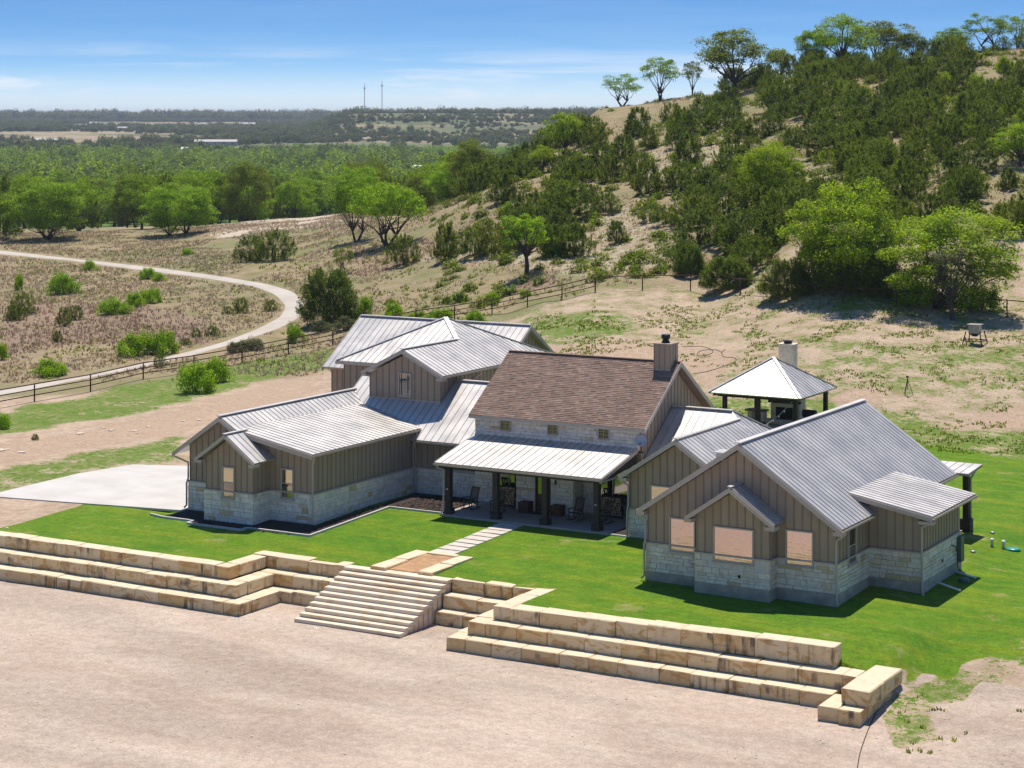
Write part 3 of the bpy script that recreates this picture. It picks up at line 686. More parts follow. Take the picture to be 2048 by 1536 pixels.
window(house, 'S', -6.1, -9.91, -9.21, 1.08, 2.58, out=.03, glass='glass_straw_refl'); window(house, 'S', -4.6, -7.17, -6.48, 1.06, 2.5, out=.03, glass='glass_straw_refl')
gutter(house, (-4.95,-5.05,3.47), (-4.95,5.5,3.47), (1,0,0))
downspout(house, (-4.9,-4.95,3.45), (-5.13,-4.72), -.15, (.1,-.15), out=(.05,-.08)); downspout(house, (-4.9,5.0,3.42), (-5.12,4.95), -.15, out=(.1,0)); downspout(house, (-14.2,-4.95,2.85), (-13.42,-4.72), -.15, (-.1,-.1), out=(-.03,-.1))

# ---- link behind the wing, with the upper-storey gable and pyramid roof
cl = [(-5.3,4.7,CP(4.7)), (-.6,4.7,CP(4.7)), (-.6,9.0,CP(9)), (-11.2,9.0,CP(9)), (-11.2,7.85,CP(7.85)), (-10.0,6.86,CP(6.86)), (-4.95,5.48,CP(5.48)), (-5.3,5.48,CP(5.48))]
metal_roof(house, cl, Xd, w=.46)
metal_roof(house, [(-11.2,9.0,CP(9)), (-.6,9.0,CP(9)), (-.6,13,CP(9)-2.6), (-11.2,13,CP(9)-2.6)], Xd, False)
MB().bar((-11.2,9.0,CP(9)+.04), (-.6,9.0,CP(9)+.04), .3, .05).build('ridge_cap', M['galv'], house)
rake(house, [(-11.22,7.8,CP(7.8)-.02), (-11.22,9.0,CP(9)-.02)], .06, .26, (-1,0,0))
siding(house, 'S', 5.15, [(-5.15,ST), (-.6,ST), (-.6,2.9), (-5.15,2.9)]); stonework(house, 'S', 5.15, -5.1, -.6, -.35, ST, seed=8); ledge(house, 'S', 5.15, -5.05, -.6, ST)
window(house, 'S', 5.15, -2.6, -.85, 1.42, 2.5, 'pair', out=.03)
MB().box((-11.0,5.35,-.3), (-.65,12,2.9)).build('wall', M['siding'], house)
gutter(house, (-4.75,4.7,2.92), (-.7,4.7,2.92), (0,-1,0)); downspout(house, (-4.85,4.66,2.9), (-5.0,5.03), -.15, out=(.02,-.1))
E_ = 6.3; AP = (-9.28, 15.08, E_+.5*4.83); DR = E_+.5*2.75
metal_roof(house, [(-4.45,6.95,E_), (-4.45,19.91,E_), AP, (-7.2,13.0,DR), (-7.2,6.95,DR)], Yd)
metal_roof(house, [(-14.11,10.25,E_), (-9.95,10.25,E_), (-7.2,13.0,DR), AP], Xd)
metal_roof(house, [(-9.95,6.95,E_), (-7.2,6.95,DR), (-7.2,13.0,DR), (-9.95,10.25,E_)], Yd, False)
metal_roof(house, [(-14.11,10.25,E_), AP, (-14.11,19.91,E_)], Yd, False); metal_roof(house, [(-14.11,19.91,E_), AP, (-4.45,19.91,E_)], Xd, False)
for a, b in (((-7.2,6.92,DR), (-7.2,13.0,DR)), ((-7.2,13.0,DR), AP), ((-14.11,10.25,E_), AP), ((-4.45,19.91,E_), AP)):
    MB().bar((a[0],a[1],a[2]+.045), (b[0],b[1],b[2]+.045), .26, .05).build('ridge_cap', M['galv'], house)
rake(house, [(-10.0,6.94,E_-.03), (-7.2,6.94,DR-.02), (-4.42,6.94,E_-.03)], .05, .22, (0,-1,0))
for bx_ in ((-10.0,-9.7), (-4.85,-4.42)): MB().box((bx_[0],6.93,E_-.3), (bx_[1],7.4,E_-.14)).build('eave_return', M['trim'], house)
siding(house, 'S', 7.35, [(-9.7,4.55), (-4.83,4.55), (-4.83,6.15), (-7.2,7.36), (-9.7,6.15)], .44)
siding(house, 'E', -4.83, [(7.37,4.5), (19.5,3.4), (19.5,6.2), (7.37,6.2)], .44)
siding(house, 'S', 10.6, [(-13.8,-.3), (-9.72,-.3), (-9.72,6.2), (-13.8,6.2)], .44)
MB().box((-9.55,7.55,2.0), (-5.0,13,6.1)).build('wall', M['siding'], house); MB().box((-13.7,10.8,-.3), (-5.0,19.4,6.1)).build('wall', M['siding'], house)
MB().box((-9.72,7.31,4.60), (-4.80,7.35,4.78)).build('skirt_trim', M['trim'], house)
window(house, 'S', 7.35, -7.6, -6.84, 5.0, 6.22, 'plain', glass='glass', fr=.06)
gutter(house, (-4.45,6.95,E_-.03), (-4.45,19.9,E_-.03), (1,0,0)); path_tube(house, 'downspout', [(-4.4,11.2,E_-.1), (-4.4,11.2,E_-.3), (-4.75,11.0,5.75), (-4.75,11.0,5.2)], .05, M['trim'])
MB().box((-14.16,10.19,E_-.2), (-9.9,10.27,E_-.02)).build('fascia_board', M['trim'], house)
# ---- rear gable wing
sf = (7.98-5.06)/4.4
metal_roof(house, [(-18.9,15.6,5.06), (-6.0,15.6,5.06), (-6.0,20.0,7.98), (-18.9,20.0,7.98)], Xd, w=.44)
metal_roof(house, [(-18.9,24.4,5.06), (-6.0,24.4,5.06), (-6.0,20.0,7.98), (-18.9,20.0,7.98)], Xd, False)
MB().bar((-18.9,20.0,8.02), (-6.0,20.0,8.02), .3, .05).build('ridge_cap', M['galv'], house)
rake(house, [(-5.99,15.6,5.03), (-5.99,20.0,7.96), (-5.99,24.4,5.03)], .05, .24, (1,0,0)); rake(house, [(-18.95,15.6,5.03), (-18.95,20.0,7.96)], .05, .24, (-1,0,0))
siding(house, 'E', -6.4, [(15.9,3.0), (24.1,3.0), (24.1,5.1), (20.0,7.75), (15.9,5.1)]); siding(house, 'S', 16.0, [(-18.5,-.4), (-13.7,-.4), (-13.7,5.0), (-18.5,5.0)])
MB().box((-18.4,16.2,-.4), (-6.6,24.0,4.9)).build('wall', M['siding'], house)
window(house, 'S', 16.0, -17.2, -16.3, -.2, 2.0, 'plain', name='side_door', glass='soot', fr=.05)
# ---- tall centre block with the shingle roof
slab('shingle_roof', [(-.72,3.8,4.82), (9.95,3.8,4.82), (9.95,8.22,7.85), (-.72,8.22,7.85)], .14, M['trim'], house)
SR = house.children[-1]
def shingles():
    a = np.array((-.74,3.76,4.80)); b = np.array((0, 4.46, 3.06)); L_ = np.linalg.norm(b); b = b/L_; nv = np.array((0, -b[2], b[1])); W_ = 10.72
    mb = MB(); r = random.Random(5); n = 38; hgt = L_/n
    for i in range(n):
        x = -r.uniform(0, .3)
        while x < W_:
            w = r.uniform(.16, .42); x0, x1 = max(0, x), min(W_, x+w-.006); x += w
            if x1-x0 < .02: continue
            t = .014 + r.choice((0, 0, .010)); lo, hi = i*hgt, (i+1)*hgt*1.0+.02
            P = lambda u, v, h: a + np.array((u, 0, 0)) + b*v + nv*h
            mb.add([P(x0,lo,.008), P(x1,lo,.008), P(x1,lo,.012+t), P(x0,lo,.012+t), P(x1,hi,.010), P(x0,hi,.010)], [(0,1,2,3), (3,2,4,5), (1,4,2), (0,3,5)])
    o = mb.build('shingles', M['shingle'], SR); o['kind'] = 'stuff'
shingles()
slab('shingle_roof', [(-.72,12.64,4.82), (9.95,12.64,4.82), (9.95,8.22,7.85), (-.72,8.22,7.85)], .14, M['shingle'], house)
MB().bar((-.74,8.22,7.875), (9.97,8.22,7.875), .3, .03).build('ridge_cap', M['shingle'], house)
rake(house, [(9.96,3.74,4.80), (9.96,8.22,7.87), (9.96,12.66,4.82)], .05, .24, (1,0,0)); MB().box((-.74,3.73,4.62), (9.99,3.79,4.80)).build('fascia_board', M['trim'], house)
MB().box((-.5,4.42,-.05), (9.3,12.1,4.7)).build('wall', M['siding'], house)
clw = [(1.03, 1.59), (3.98, 4.53), (7.06, 7.62)]
stonework(house, 'S', 4.3, -.62, 9.42, 3.6, 4.66, holes=[(a-.06, b+.06, 4.06, 4.66) for a, b in clw], seed=10)
for a, b in clw: window(house, 'S', 4.3, a, b, 4.08, 4.60, 'grid', out=.03, fr=.05, glass='glass_green_refl')
siding(house, 'E', 9.45, [(4.32,2.9), (12.2,2.9), (12.2,4.9), (8.22,7.62), (4.32,4.95)])
# chimney through the shingle roof
ch = sub_empty('chimney', house)
for ax, c_, pl in (('S', 7.6, [(8.65,7.2), (9.6,7.2), (9.6,8.80), (8.65,8.80)]), ('E', 9.6, [(7.6,7.2), (8.6,7.2), (8.6,8.80), (7.6,8.80)])):
    T_ = plane3(ax, c_); P_ = [T_(a, z, 0) for a, z in pl]
    strips(P_, Xd if ax == 'S' else Yd, .33, .02, 'siding_board', [M['siding'], M['batten']], ch, rib=(.05, .02), gap=.002)
MB().box((8.66,7.61,6.9), (9.59,8.6,8.79)).build('core', M['siding'], ch); MB().box((8.60,7.53,8.80), (9.66,8.66,8.87)).build('cap', M['siding'], ch)
MB().box((8.6,7.54,7.28), (9.66,7.6,7.46)).build('flashing', M['trim'], ch)
MB().lathe([(.16,0), (.24,.02), (.17,.14), (.17,.22), (.24,.23), (.25,.43), (.2,.45)], (9.12,8.1,8.87)).build('flue_cap', M['black_metal'], ch, True)
# ---- front porch
metal_roof(house, [(-.6,0,2.74), (9.35,0,2.74), (9.35,4.28,3.70), (-.6,4.28,3.70)], Xd, w=.43, thick=.1)
MB().box((-.55,.35,2.42), (9.3,.65,2.62)).build('porch_beam', M['dark_wood'], house)
for x in (-.5, 9.25): MB().prism([(x-.04,.3,2.45), (x-.04,4.2,2.9), (x-.04,4.2,3.5), (x-.04,.3,2.68)], (.08,0,0)).build('porch_gable_end', M['dark_wood'], house)
gutter(house, (-.62,0,2.71), (9.37,0,2.71), (0,-1,0))
path_tube(house, 'downspout', [(-.4,-.06,2.62), (-.4,-.06,2.5), (-.2,.28,2.35), (-.2,.28,.12), (-.3,.15,.04)], .05, M['trim'])
MB().box((9.3,-.01,2.5), (9.36,4.28,2.58)).prism([(9.36,0,2.52), (9.36,4.28,3.5), (9.36,4.28,3.68), (9.36,0,2.72)], (.04,0,0)).build('rake_board', M['trim'], house)
for x in (0, 2.92, 5.88, 8.9):
    mb = MB(); mb.box((x-.15,.35,.3), (x+.15,.65,2.44)); mb.box((x-.23,.27,0), (x+.23,.73,.22)); mb.prism([(x-.23,.27,.22), (x+.23,.27,.22), (x+.23,.73,.22), (x-.23,.73,.22)], (0,0,.08)); mb.build('porch_post', M['dark_wood'], house)
MB().box((-.35,.12,-.3), (9.75,4.3,0)).build('porch_slab', M['porch_floor'], house)
stonework(house, 'S', 4.3, -.62, .55, 0, 2.7, seed=11); stonework(house, 'S', 3.3, 2.55, 3.72, 0, 2.7, seed=12); stonework(house, 'S', 3.3, 4.68, 6.05, 0, 2.7, seed=13)
stonework(house, 'E', 6.0, 3.3, 4.25, 0, 2.8, seed=14); stonework(house, 'S', 4.3, 6.1, 9.43, 0, .95, seed=15); stonework(house, 'S', 4.3, .55, 2.55, 0, .85, seed=16); stonework(house, 'S', 4.3, 9.0, 9.43, .95, 2.8, seed=17); stonework(house, 'S', 4.3, 6.1, 6.75, .95, 2.8, seed=18)
MB().box((2.6,3.5,0), (5.98,4.4,2.75)).build('wall', M['siding'], house)
window(house, 'S', 4.3, .75, 2.4, .95, 2.45, 'pair', out=.06); window(house, 'S', 4.3, 6.95, 8.85, 1.0, 2.5, 'pair', out=.06)
dr = MB().box((3.76,3.36,.02), (4.64,3.44,2.15)).build('door', M['door_wood'], house); MB().box((3.72,3.25,0), (3.76,3.48,2.22)).box((4.64,3.25,0), (4.68,3.48,2.22)).box((3.72,3.25,2.15), (4.68,3.48,2.25)).build('door_frame', M['door_wood'], dr)
for a in (3.86, 4.28): MB().box((a,3.33,.95), (a+.26,3.36,2.02)).build('door_pane', M['glass'], dr)
MB().tube([(4.56,3.34,.9), (4.56,3.28,.92), (4.56,3.28,1.15), (4.56,3.34,1.17)], .015, 6).build('door_handle', M['black_metal'], dr)
MB().box((4.95,3.17,1.55), (5.05,3.22,1.8)).build('wall_lamp', M['black_metal'], house)
# ---- mid gable and link to the east wing
metal_roof(house, [(9.5,4.5,5.42-.675*3.7), (16.73,4.5,5.42-.675*3.7), (13.03,8.2,5.42), (9.5,8.2,5.42)], Xd, w=.46)
metal_roof(house, [(16.73,4.5,5.42-.675*3.7), (16.73,11.9,5.42-.675*3.7), (13.03,8.2,5.42)], Yd)
metal_roof(house, [(9.5,8.2,5.42), (13.03,8.2,5.42), (16.73,11.9,5.42-.675*3.7), (9.5,11.9,5.42-.675*3.7)], Xd, False)
for a, b in (((9.5,8.2,5.42), (13.03,8.2,5.42)), ((13.03,8.2,5.42), (16.5,11.67,5.42-.675*3.47))): MB().bar((a[0],a[1],a[2]+.045), (b[0],b[1],b[2]+.045), .28, .05).build('ridge_cap', M['galv'], house)
metal_roof(house, [(13.6,-.2,5.1), (16.65,-.2,3.1), (16.65,4.9,3.1), (13.6,7.73,5.1)], Yd, w=.42)
metal_roof(house, [(13.6,-.2,5.1), (10.55,-.2,3.1), (10.55,4.8,3.1), (13.6,7.73,5.1)], Yd, False)
MB().bar((13.6,-.22,5.14), (13.6,7.75,5.14), .28, .05).build('ridge_cap', M['galv'], house)
rake(house, [(10.5,-.21,3.07), (13.6,-.21,5.08), (16.65,-.21,3.08)], .05, .24, (0,-1,0)); MB().box((10.5,-.22,2.78), (10.93,.25,2.95)).build('eave_return', M['trim'], house)
siding(house, 'S', .27, [(10.9,ST), (15.4,ST), (15.4,3.75), (13.6,4.85), (10.9,3.1)]); stonework(house, 'S', .27, 10.82, 15.3, -.05, ST, warm=True, seed=19, single=True); ledge(house, 'S', .27, 10.78, 15.3, ST)
MB().box((10.8,.22,-.5), (15.4,.5,-.05)).build('foundation', M['foundation'], house)
window(house, 'S', .27, 12.1, 13.9, 1.2, 2.6, 'plain', out=.03, glass='glass_straw_refl')
MB().box((11.0,.5,-.3), (16.4,11.0,2.9)).build('wall', M['siding'], house); MB().box((9.5,4.4,-.2), (11.0,11.0,2.85)).build('wall', M['siding'], house)
gutter(house, (10.55,-.2,3.07), (10.55,4.4,3.07), (-1,0,0)); downspout(house, (10.5,-.1,3.02), (10.85,.15), -.2, out=(-.02,-.1))
# ---- east wing
RZ, RX = 6.35, 19.97
metal_roof(house, [(RX,-7.0,RZ), (24.9,-7.0,2.95), (24.9,9.3,2.95), (RX,9.3,RZ)], Yd, w=.41)
metal_roof(house, [(RX,-7.0,RZ), (14.95,-7.0,2.95), (14.95,9.3,2.95), (RX,9.3,RZ)], Yd, False)
MB().bar((RX,-7.03,RZ+.045), (RX,9.33,RZ+.045), .3, .05).build('ridge_cap', M['galv'], house)
rake(house, [(14.88,-7.01,2.9), (RX,-7.01,RZ-.02), (24.97,-7.01,2.9)], .05, .26, (0,-1,0))
for bx_ in ((14.88,15.27), (24.5,24.97)): MB().box((bx_[0],-7.02,2.66), (bx_[1],-6.55,2.84)).build('eave_return', M['trim'], house)
siding(house, 'S', -6.6, [(15.25,ST), (24.5,ST), (24.5,2.98), (RX,6.05), (15.25,2.93)])
stonework(house, 'S', -6.6, 15.18, 18.05, .02, ST, holes=[(16.36,17.75,1.05,2)], warm=True, seed=20, single=True); stonework(house, 'S', -6.6, 21.7, 24.58, .02, ST, holes=[(22.1,23.5,1.05,2)], warm=True, seed=21, single=True)
stonework(house, 'S', -7.4, 18.05, 21.72, .02, ST, holes=[(18.92,20.98,1.03,2)], warm=True, seed=22, single=True); stonework(house, 'E', 21.65, -7.4, -6.65, .02, ST, warm=True, seed=23)
stonework(house, 'E', 24.5, -6.65, -2.55, .02, ST, holes=[(-5.3,-4.3,1.0,2)], warm=True, seed=24); stonework(house, 'S', -2.5, 24.55, 27.05, .02, ST, warm=True, seed=25); stonework(house, 'E', 27.0, -2.55, 3.2, .02, ST, warm=True, seed=26)
for lo, hi in (((15.16,-6.68,-1.1), (24.56,-6.4,.02)), ((18.04,-7.48,-1.1), (21.7,-6.5,.02)), ((24.3,-6.6,-1.2), (24.585,-2.4,.02)), ((24.4,-2.58,-1.3), (27.085,3.2,.02))): MB().box(lo, hi).build('foundation', M['foundation'], house)
ledge(house, 'S', -6.6, 15.15, 18.1, ST); ledge(house, 'S', -6.6, 21.65, 24.62, ST); ledge(house, 'S', -7.4, 18.0, 21.77, ST); ledge(house, 'E', 21.65, -7.4, -6.7, ST); ledge(house, 'E', 24.5, -6.6, -2.6, ST); ledge(house, 'S', -2.5, 24.6, 27.12, ST); ledge(house, 'E', 27.0, -2.5, 3.2, ST)
siding(house, 'S', -7.4, [(18.1,ST), (21.65,ST), (21.65,3.1), (RX,4.28), (18.1,3.05)]); siding(house, 'E', 21.65, [(-7.38,ST), (-6.62,ST), (-6.62,3.0), (-7.38,3.0)])
siding(house, 'E', 24.5, [(-6.58,ST), (-2.52,ST), (-2.52,2.9), (-6.58,2.9)]); siding(house, 'S', -2.5, [(24.52,ST), (27.0,ST), (27.0,3.02), (24.52,3.45)]); siding(house, 'E', 27.0, [(-2.48,ST), (3.2,ST), (3.2,3.0), (-2.48,3.0)])
MB().box((15.35,-6.4,-.4), (24.4,9.0,2.9)).box((18.2,-7.2,-.4), (21.5,-6.3,2.95)).build('wall', M['siding'], house); MB().box((24.4,-2.3,-.6), (26.85,3.1,2.9)).build('wall', M['siding'], house)
metal_roof(house, [(RX,-7.9,4.52), (22.09,-7.9,3.03), (22.09,-6.63,3.03), (RX,-6.63,4.52)], Yd, w=.43, thick=.12); metal_roof(house, [(RX,-7.9,4.52), (17.8,-7.9,3.03), (17.8,-6.63,3.03), (RX,-6.63,4.52)], Yd, False, thick=.12)
MB().bar((RX,-7.93,4.55), (RX,-6.6,4.55), .22, .04).build('ridge_cap', M['galv'], house)
rake(house, [(17.74,-7.91,2.99), (RX,-7.91,4.5), (22.13,-7.91,2.99)], .05, .22, (0,-1,0))
for bx_ in ((17.74,18.1), (21.65,22.13)): MB().box((bx_[0],-7.92,2.76), (bx_[1],-7.35,2.92)).build('eave_return', M['trim'], house)
window(house, 'S', -7.4, 19.02, 20.88, 1.13, 2.58, 'plain', out=.03, glass='glass_film', fr=.06); window(house, 'S', -6.6, 16.46, 17.65, 1.15, 2.58, 'plain', out=.03, glass='glass_film', fr=.06); window(house, 'S', -6.6, 22.2, 23.4, 1.15, 2.6, 'plain', out=.03, glass='glass_film', fr=.06)
window(house, 'E', 24.5, -5.2, -4.35, 1.1, 2.6, out=.03)
metal_roof(house, [(23.62,-2.9,3.82), (27.65,-2.9,3.10), (27.65,3.6,3.10), (23.62,3.6,3.82)], Yd, w=.41, thick=.1)
rake(house, [(23.7,-2.91,3.80), (27.68,-2.91,3.06)], .05, .2, (0,-1,0)); rake(house, [(23.7,3.66,3.80), (27.68,3.66,3.06)], .05, .2, (0,-1,0)); MB().box((27.0,-2.92,2.72), (27.68,-2.46,2.86)).build('eave_return', M['trim'], house)
gutter(house, (27.65,-2.9,3.07), (27.65,3.6,3.07), (1,0,0)); gutter(house, (24.9,-7.0,2.92), (24.9,-2.9,2.92), (1,0,0)); gutter(house, (24.9,3.6,2.92), (24.9,9.3,2.92), (1,0,0)); gutter(house, (14.95,-7.0,2.92), (14.95,-.4,2.92), (-1,0,0))
downspout(house, (24.95,-6.85,2.88), (24.55,-6.72), -.5, (.12,-.1), out=(.05,-.08)); downspout(house, (27.7,-2.7,3.03), (27.07,-2.62), -.6, (.1,-.1), out=(.05,-.06)); downspout(house, (14.9,-6.85,2.88), (15.2,-6.72), -.35, (-.1,-.1), out=(-.03,-.09))
# rear patio cover
metal_roof(house, [(20.2,9.35,2.98), (25.5,9.35,2.98), (25.5,11.7,3.12), (20.2,11.7,3.12)], Xd, w=.45, thick=.12)
for x in (20.6, 24.8): MB().box((x-.15,11.1,-.5), (x+.15,11.4,2.98)).box((x-.28,10.97,-.6), (x+.28,11.53,.35)).build('patio_post', M['dark_wood'], house)
MB().box((20.2,11.1,2.7), (25.1,11.4,2.95)).build('patio_beam', M['dark_wood'], house); path_tube(house, 'downspout', [(25.15,11.75,3.0), (25.15,11.75,2.8), (24.98,11.45,2.4), (24.98,11.45,-.4)], .05, M['trim'])
# vent on the east wing ridge, electrics, pipes
MB().box((18.7,-6.6,5.45), (19.1,-5.9,5.78)).prism([(18.6,-6.7,5.78), (19.2,-6.7,5.78), (19.2,-5.8,5.78), (18.6,-5.8,5.78)], (0,0,.05)).build('roof_vent', M['galv'], house)
eb = MB().box((27.1,2.45,.0), (27.3,2.95,1.2)).build('electric_box', M['green_box'], house)
path_tube(house, 'cable', [(27.12,1.6,.95), (27.2,1.9,.85), (27.22,2.15,.5), (27.2,2.2,-.1), (27.3,2.4,-.5)], .025, M['hose'])
MB().box((27.08,.2,.42), (27.13,.32,.55)).build('hose_bib', M['black_metal'], house)
MB().box((20.2,-7.52,.42), (20.3,-7.47,.55)).build('hose_bib', M['black_metal'], house)

# ------------------------------------------------------------------ stone terraces, stairs, path
def block_mesh(L_, D_, H_, seed, b=.035):
    """sawn limestone block with chipped, uneven edges (44 triangles), origin at its front-left-bottom"""
    r = random.Random(seed); V = []; idx = {}
    for x in (0, 1):
        for y in (0, 1):
            for z in (0, 1):
                cx, cy, cz = x*L_ + r.uniform(-.012,.012), y*D_ + r.uniform(-.02,.02), z*H_ + r.uniform(-.012,.012)*(z)
                for k in range(3):
                    q = [cx, cy, cz]
                    for j, s in enumerate((x, y, z)):
                        if j != k: q[j] += (b*r.uniform(.3, 1.5))*(1 if s == 0 else -1)
                    idx[(x,y,z,k)] = len(V); V.append(tuple(q))
    # vertex k: pushed in along every axis but k -> lies on face whose normal is axis k
    Fc = []
    def quad(k, s):
        o = [j for j in range(3) if j != k]
        c = [(0,0),(1,0),(1,1),(0,1)]; f = []
        for u, v in c:
            t_ = [0,0,0]; t_[k] = s; t_[o[0]] = u; t_[o[1]] = v; f.append(idx[(t_[0],t_[1],t_[2],k)])
        return f
    for k in range(3):
        for s in (0, 1): Fc.append(quad(k, s))
    for k in range(3):                      # edges along axis k
        o = [j for j in range(3) if j != k]
        for u in (0, 1):
            for v in (0, 1):
                t0 = [0,0,0]; t0[o[0]] = u; t0[o[1]] = v; t1 = list(t0); t1[k] = 1
                Fc.append([idx[(*t0, o[0])], idx[(*t1, o[0])], idx[(*t1, o[1])], idx[(*t0, o[1])]])
    for x in (0, 1):
        for y in (0, 1):
            for z in (0, 1): Fc.append([idx[(x,y,z,0)], idx[(x,y,z,1)], idx[(x,y,z,2)]])
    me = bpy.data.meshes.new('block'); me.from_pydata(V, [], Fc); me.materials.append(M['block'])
    import bmesh
    bm = bmesh.new(); bm.from_mesh(me); bmesh.ops.recalc_face_normals(bm, faces=bm.faces); bm.to_mesh(me); bm.free(); return me
BS = [1000]
def run(parent, a, b, top, bot, depth, lmin=1.35, lmax=1.95, inward=None, name='block'):
    """row of blocks whose front edge runs a -> b, body to the left of that direction"""
    a, b = Vector((a[0], a[1], 0)), Vector((b[0], b[1], 0)); L_ = (b-a).length; t = (b-a).normalized(); ang = math.atan2(t.y, t.x)
    r = random.Random(BS[0]); cuts = [0.]
    while cuts[-1] < L_ - lmax*.75: cuts.append(cuts[-1] + r.uniform(lmin, lmax))
    if cuts[-1] < L_: cuts.append(L_)
    if len(cuts) > 2 and cuts[-1]-cuts[-2] < .5: cuts.pop(-2)
    for u, v in zip(cuts[:-1], cuts[1:]):
        BS[0] += 1; f = (u+v)/2/L_; tp = top[0]+(top[1]-top[0])*f if isinstance(top, tuple) else top
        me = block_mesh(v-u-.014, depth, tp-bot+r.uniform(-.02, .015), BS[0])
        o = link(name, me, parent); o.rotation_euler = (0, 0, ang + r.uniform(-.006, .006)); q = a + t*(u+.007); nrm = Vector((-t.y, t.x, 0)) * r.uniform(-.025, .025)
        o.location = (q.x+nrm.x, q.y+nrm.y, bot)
T1, T2, T3, GB = -.47, -1.08, -1.68, -2.32
wl = empty('retaining_wall', (-8, -14.6, -2.3), 'three-tier retaining wall of big cream limestone blocks left of the stairs', 'stone wall')
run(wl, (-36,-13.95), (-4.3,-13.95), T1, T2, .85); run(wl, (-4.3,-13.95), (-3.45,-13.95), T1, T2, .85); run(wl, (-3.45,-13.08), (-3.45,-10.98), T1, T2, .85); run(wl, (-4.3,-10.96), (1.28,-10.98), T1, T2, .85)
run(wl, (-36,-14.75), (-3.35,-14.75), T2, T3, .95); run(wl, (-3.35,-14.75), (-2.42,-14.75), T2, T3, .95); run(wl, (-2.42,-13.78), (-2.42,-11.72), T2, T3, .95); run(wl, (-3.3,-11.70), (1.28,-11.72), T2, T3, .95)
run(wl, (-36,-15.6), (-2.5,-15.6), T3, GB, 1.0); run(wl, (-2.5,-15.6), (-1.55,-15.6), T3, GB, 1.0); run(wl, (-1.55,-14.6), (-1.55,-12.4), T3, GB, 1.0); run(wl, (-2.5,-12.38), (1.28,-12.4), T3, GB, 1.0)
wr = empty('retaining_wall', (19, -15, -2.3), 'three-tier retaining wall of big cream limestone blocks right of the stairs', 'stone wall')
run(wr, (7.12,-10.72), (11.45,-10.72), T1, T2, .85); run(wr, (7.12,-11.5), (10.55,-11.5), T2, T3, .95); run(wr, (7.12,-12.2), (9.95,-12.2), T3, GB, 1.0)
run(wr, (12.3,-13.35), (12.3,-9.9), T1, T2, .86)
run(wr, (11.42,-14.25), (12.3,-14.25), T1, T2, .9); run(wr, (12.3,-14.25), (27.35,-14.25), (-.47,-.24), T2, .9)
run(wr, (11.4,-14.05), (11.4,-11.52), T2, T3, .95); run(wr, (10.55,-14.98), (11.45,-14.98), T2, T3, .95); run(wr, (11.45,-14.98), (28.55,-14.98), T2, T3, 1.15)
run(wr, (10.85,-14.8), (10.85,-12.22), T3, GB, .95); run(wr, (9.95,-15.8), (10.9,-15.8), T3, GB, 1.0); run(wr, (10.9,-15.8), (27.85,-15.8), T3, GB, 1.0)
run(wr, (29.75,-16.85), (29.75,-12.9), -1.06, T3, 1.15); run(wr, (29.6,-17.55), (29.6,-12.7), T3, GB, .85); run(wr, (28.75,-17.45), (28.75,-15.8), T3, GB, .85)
# stairs
st = empty('stairs', (4.2, -13.3, -2.3), 'broad flight of cream limestone steps between the two retaining walls', 'stairs')
NS, RUN_ = 11, .40; top_z = -.47; RISE = (2.25+top_z)/NS
for i in range(NS):
    z1 = top_z - i*RISE; yf = -11.15 - i*RUN_
    BS[0] += 1; me = block_mesh(5.84, RUN_+.2, RISE-.012, BS[0], .012); me.materials[0] = M['step']; o = link('step', me, st); o.location = (1.28, yf, z1-RISE+.012)
    MB().box((1.36, yf+.06, GB), (7.04, yf+RUN_+.1, z1-RISE+.004)).build('stair_core', M['step'], st)
# landing kerb with sand, and path of slabs to the porch
def lawn_z(x, y): return hz(x, y)
ld = empty('planter_kerb', (4.2, -9, -.5), 'low limestone kerb round the sandy landing at the top of the steps', 'kerb')
run(ld, (2.62,-10.9), (3.5,-10.9), -.32, -.75, 2.0); run(ld, (2.62,-8.86), (3.5,-8.86), -.28, -.72, 2.0); run(ld, (5.2,-10.72), (6.02,-10.72), -.32, -.75, 1.9, 2, 2.5); run(ld, (5.2,-8.78), (6.0,-8.78), -.28, -.72, 1.85, 2, 2.5); run(ld, (3.52,-7.3), (5.18,-7.3), -.25, -.7, .42)
pt = empty('path', (4.15, -3, -.2), kind='structure')
for k in range(9):
    y0 = -6.82 + k*.765; z = hz(4.15, y0+.35)
    BS[0] += 1; me = block_mesh(1.38+random.uniform(-.03,.03), .70, .12, BS[0], .008); me.materials[0] = M['paver']; o = link('paver', me, pt); o.location = (3.46+random.uniform(-.03,.03), y0, z-.075)
    o.rotation_euler = (0, 0, random.uniform(-.012, .012))
# driveway slab, kerb and mulch beds
def sheet(name, pts, lift, mat, kind='structure', sub=1.2, thick=.12):
    mb = MB(); mb.prism([(x, y, z) for x, y, z in pts], (0, 0, thick)); o = mb.build(name, mat); tag(o, kind=kind); return o
bed = [(-13.45,-4.7), (-13.45,-6.6), (-11.3,-6.6), (-11.3,-7.15), (-7.95,-7.15), (-7.95,-6.65), (-4.0,-6.65), (-4.0,.72), (-.38,.72), (-.38,4.9), (-4.9,4.9), (-4.9,-4.7)]
def bed_sheet(name, poly, mat, z):
    me = bpy.data.meshes.new(name); n = len(poly)
    import bmesh
    bm = bmesh.new(); f = bm.faces.new([bm.verts.new((x, y, hz(x, y)+z-.12)) for x, y in poly]); r = bmesh.ops.extrude_face_region(bm, geom=[f])
    for v in [g for g in r['geom'] if isinstance(g, bmesh.types.BMVert)]: v.co.z += .12
    bmesh.ops.recalc_face_normals(bm, faces=bm.faces); bmesh.ops.triangulate(bm, faces=bm.faces); bm.to_mesh(me); bm.free(); me.materials.append(mat); o = link(name, me); tag(o, kind='structure'); return o
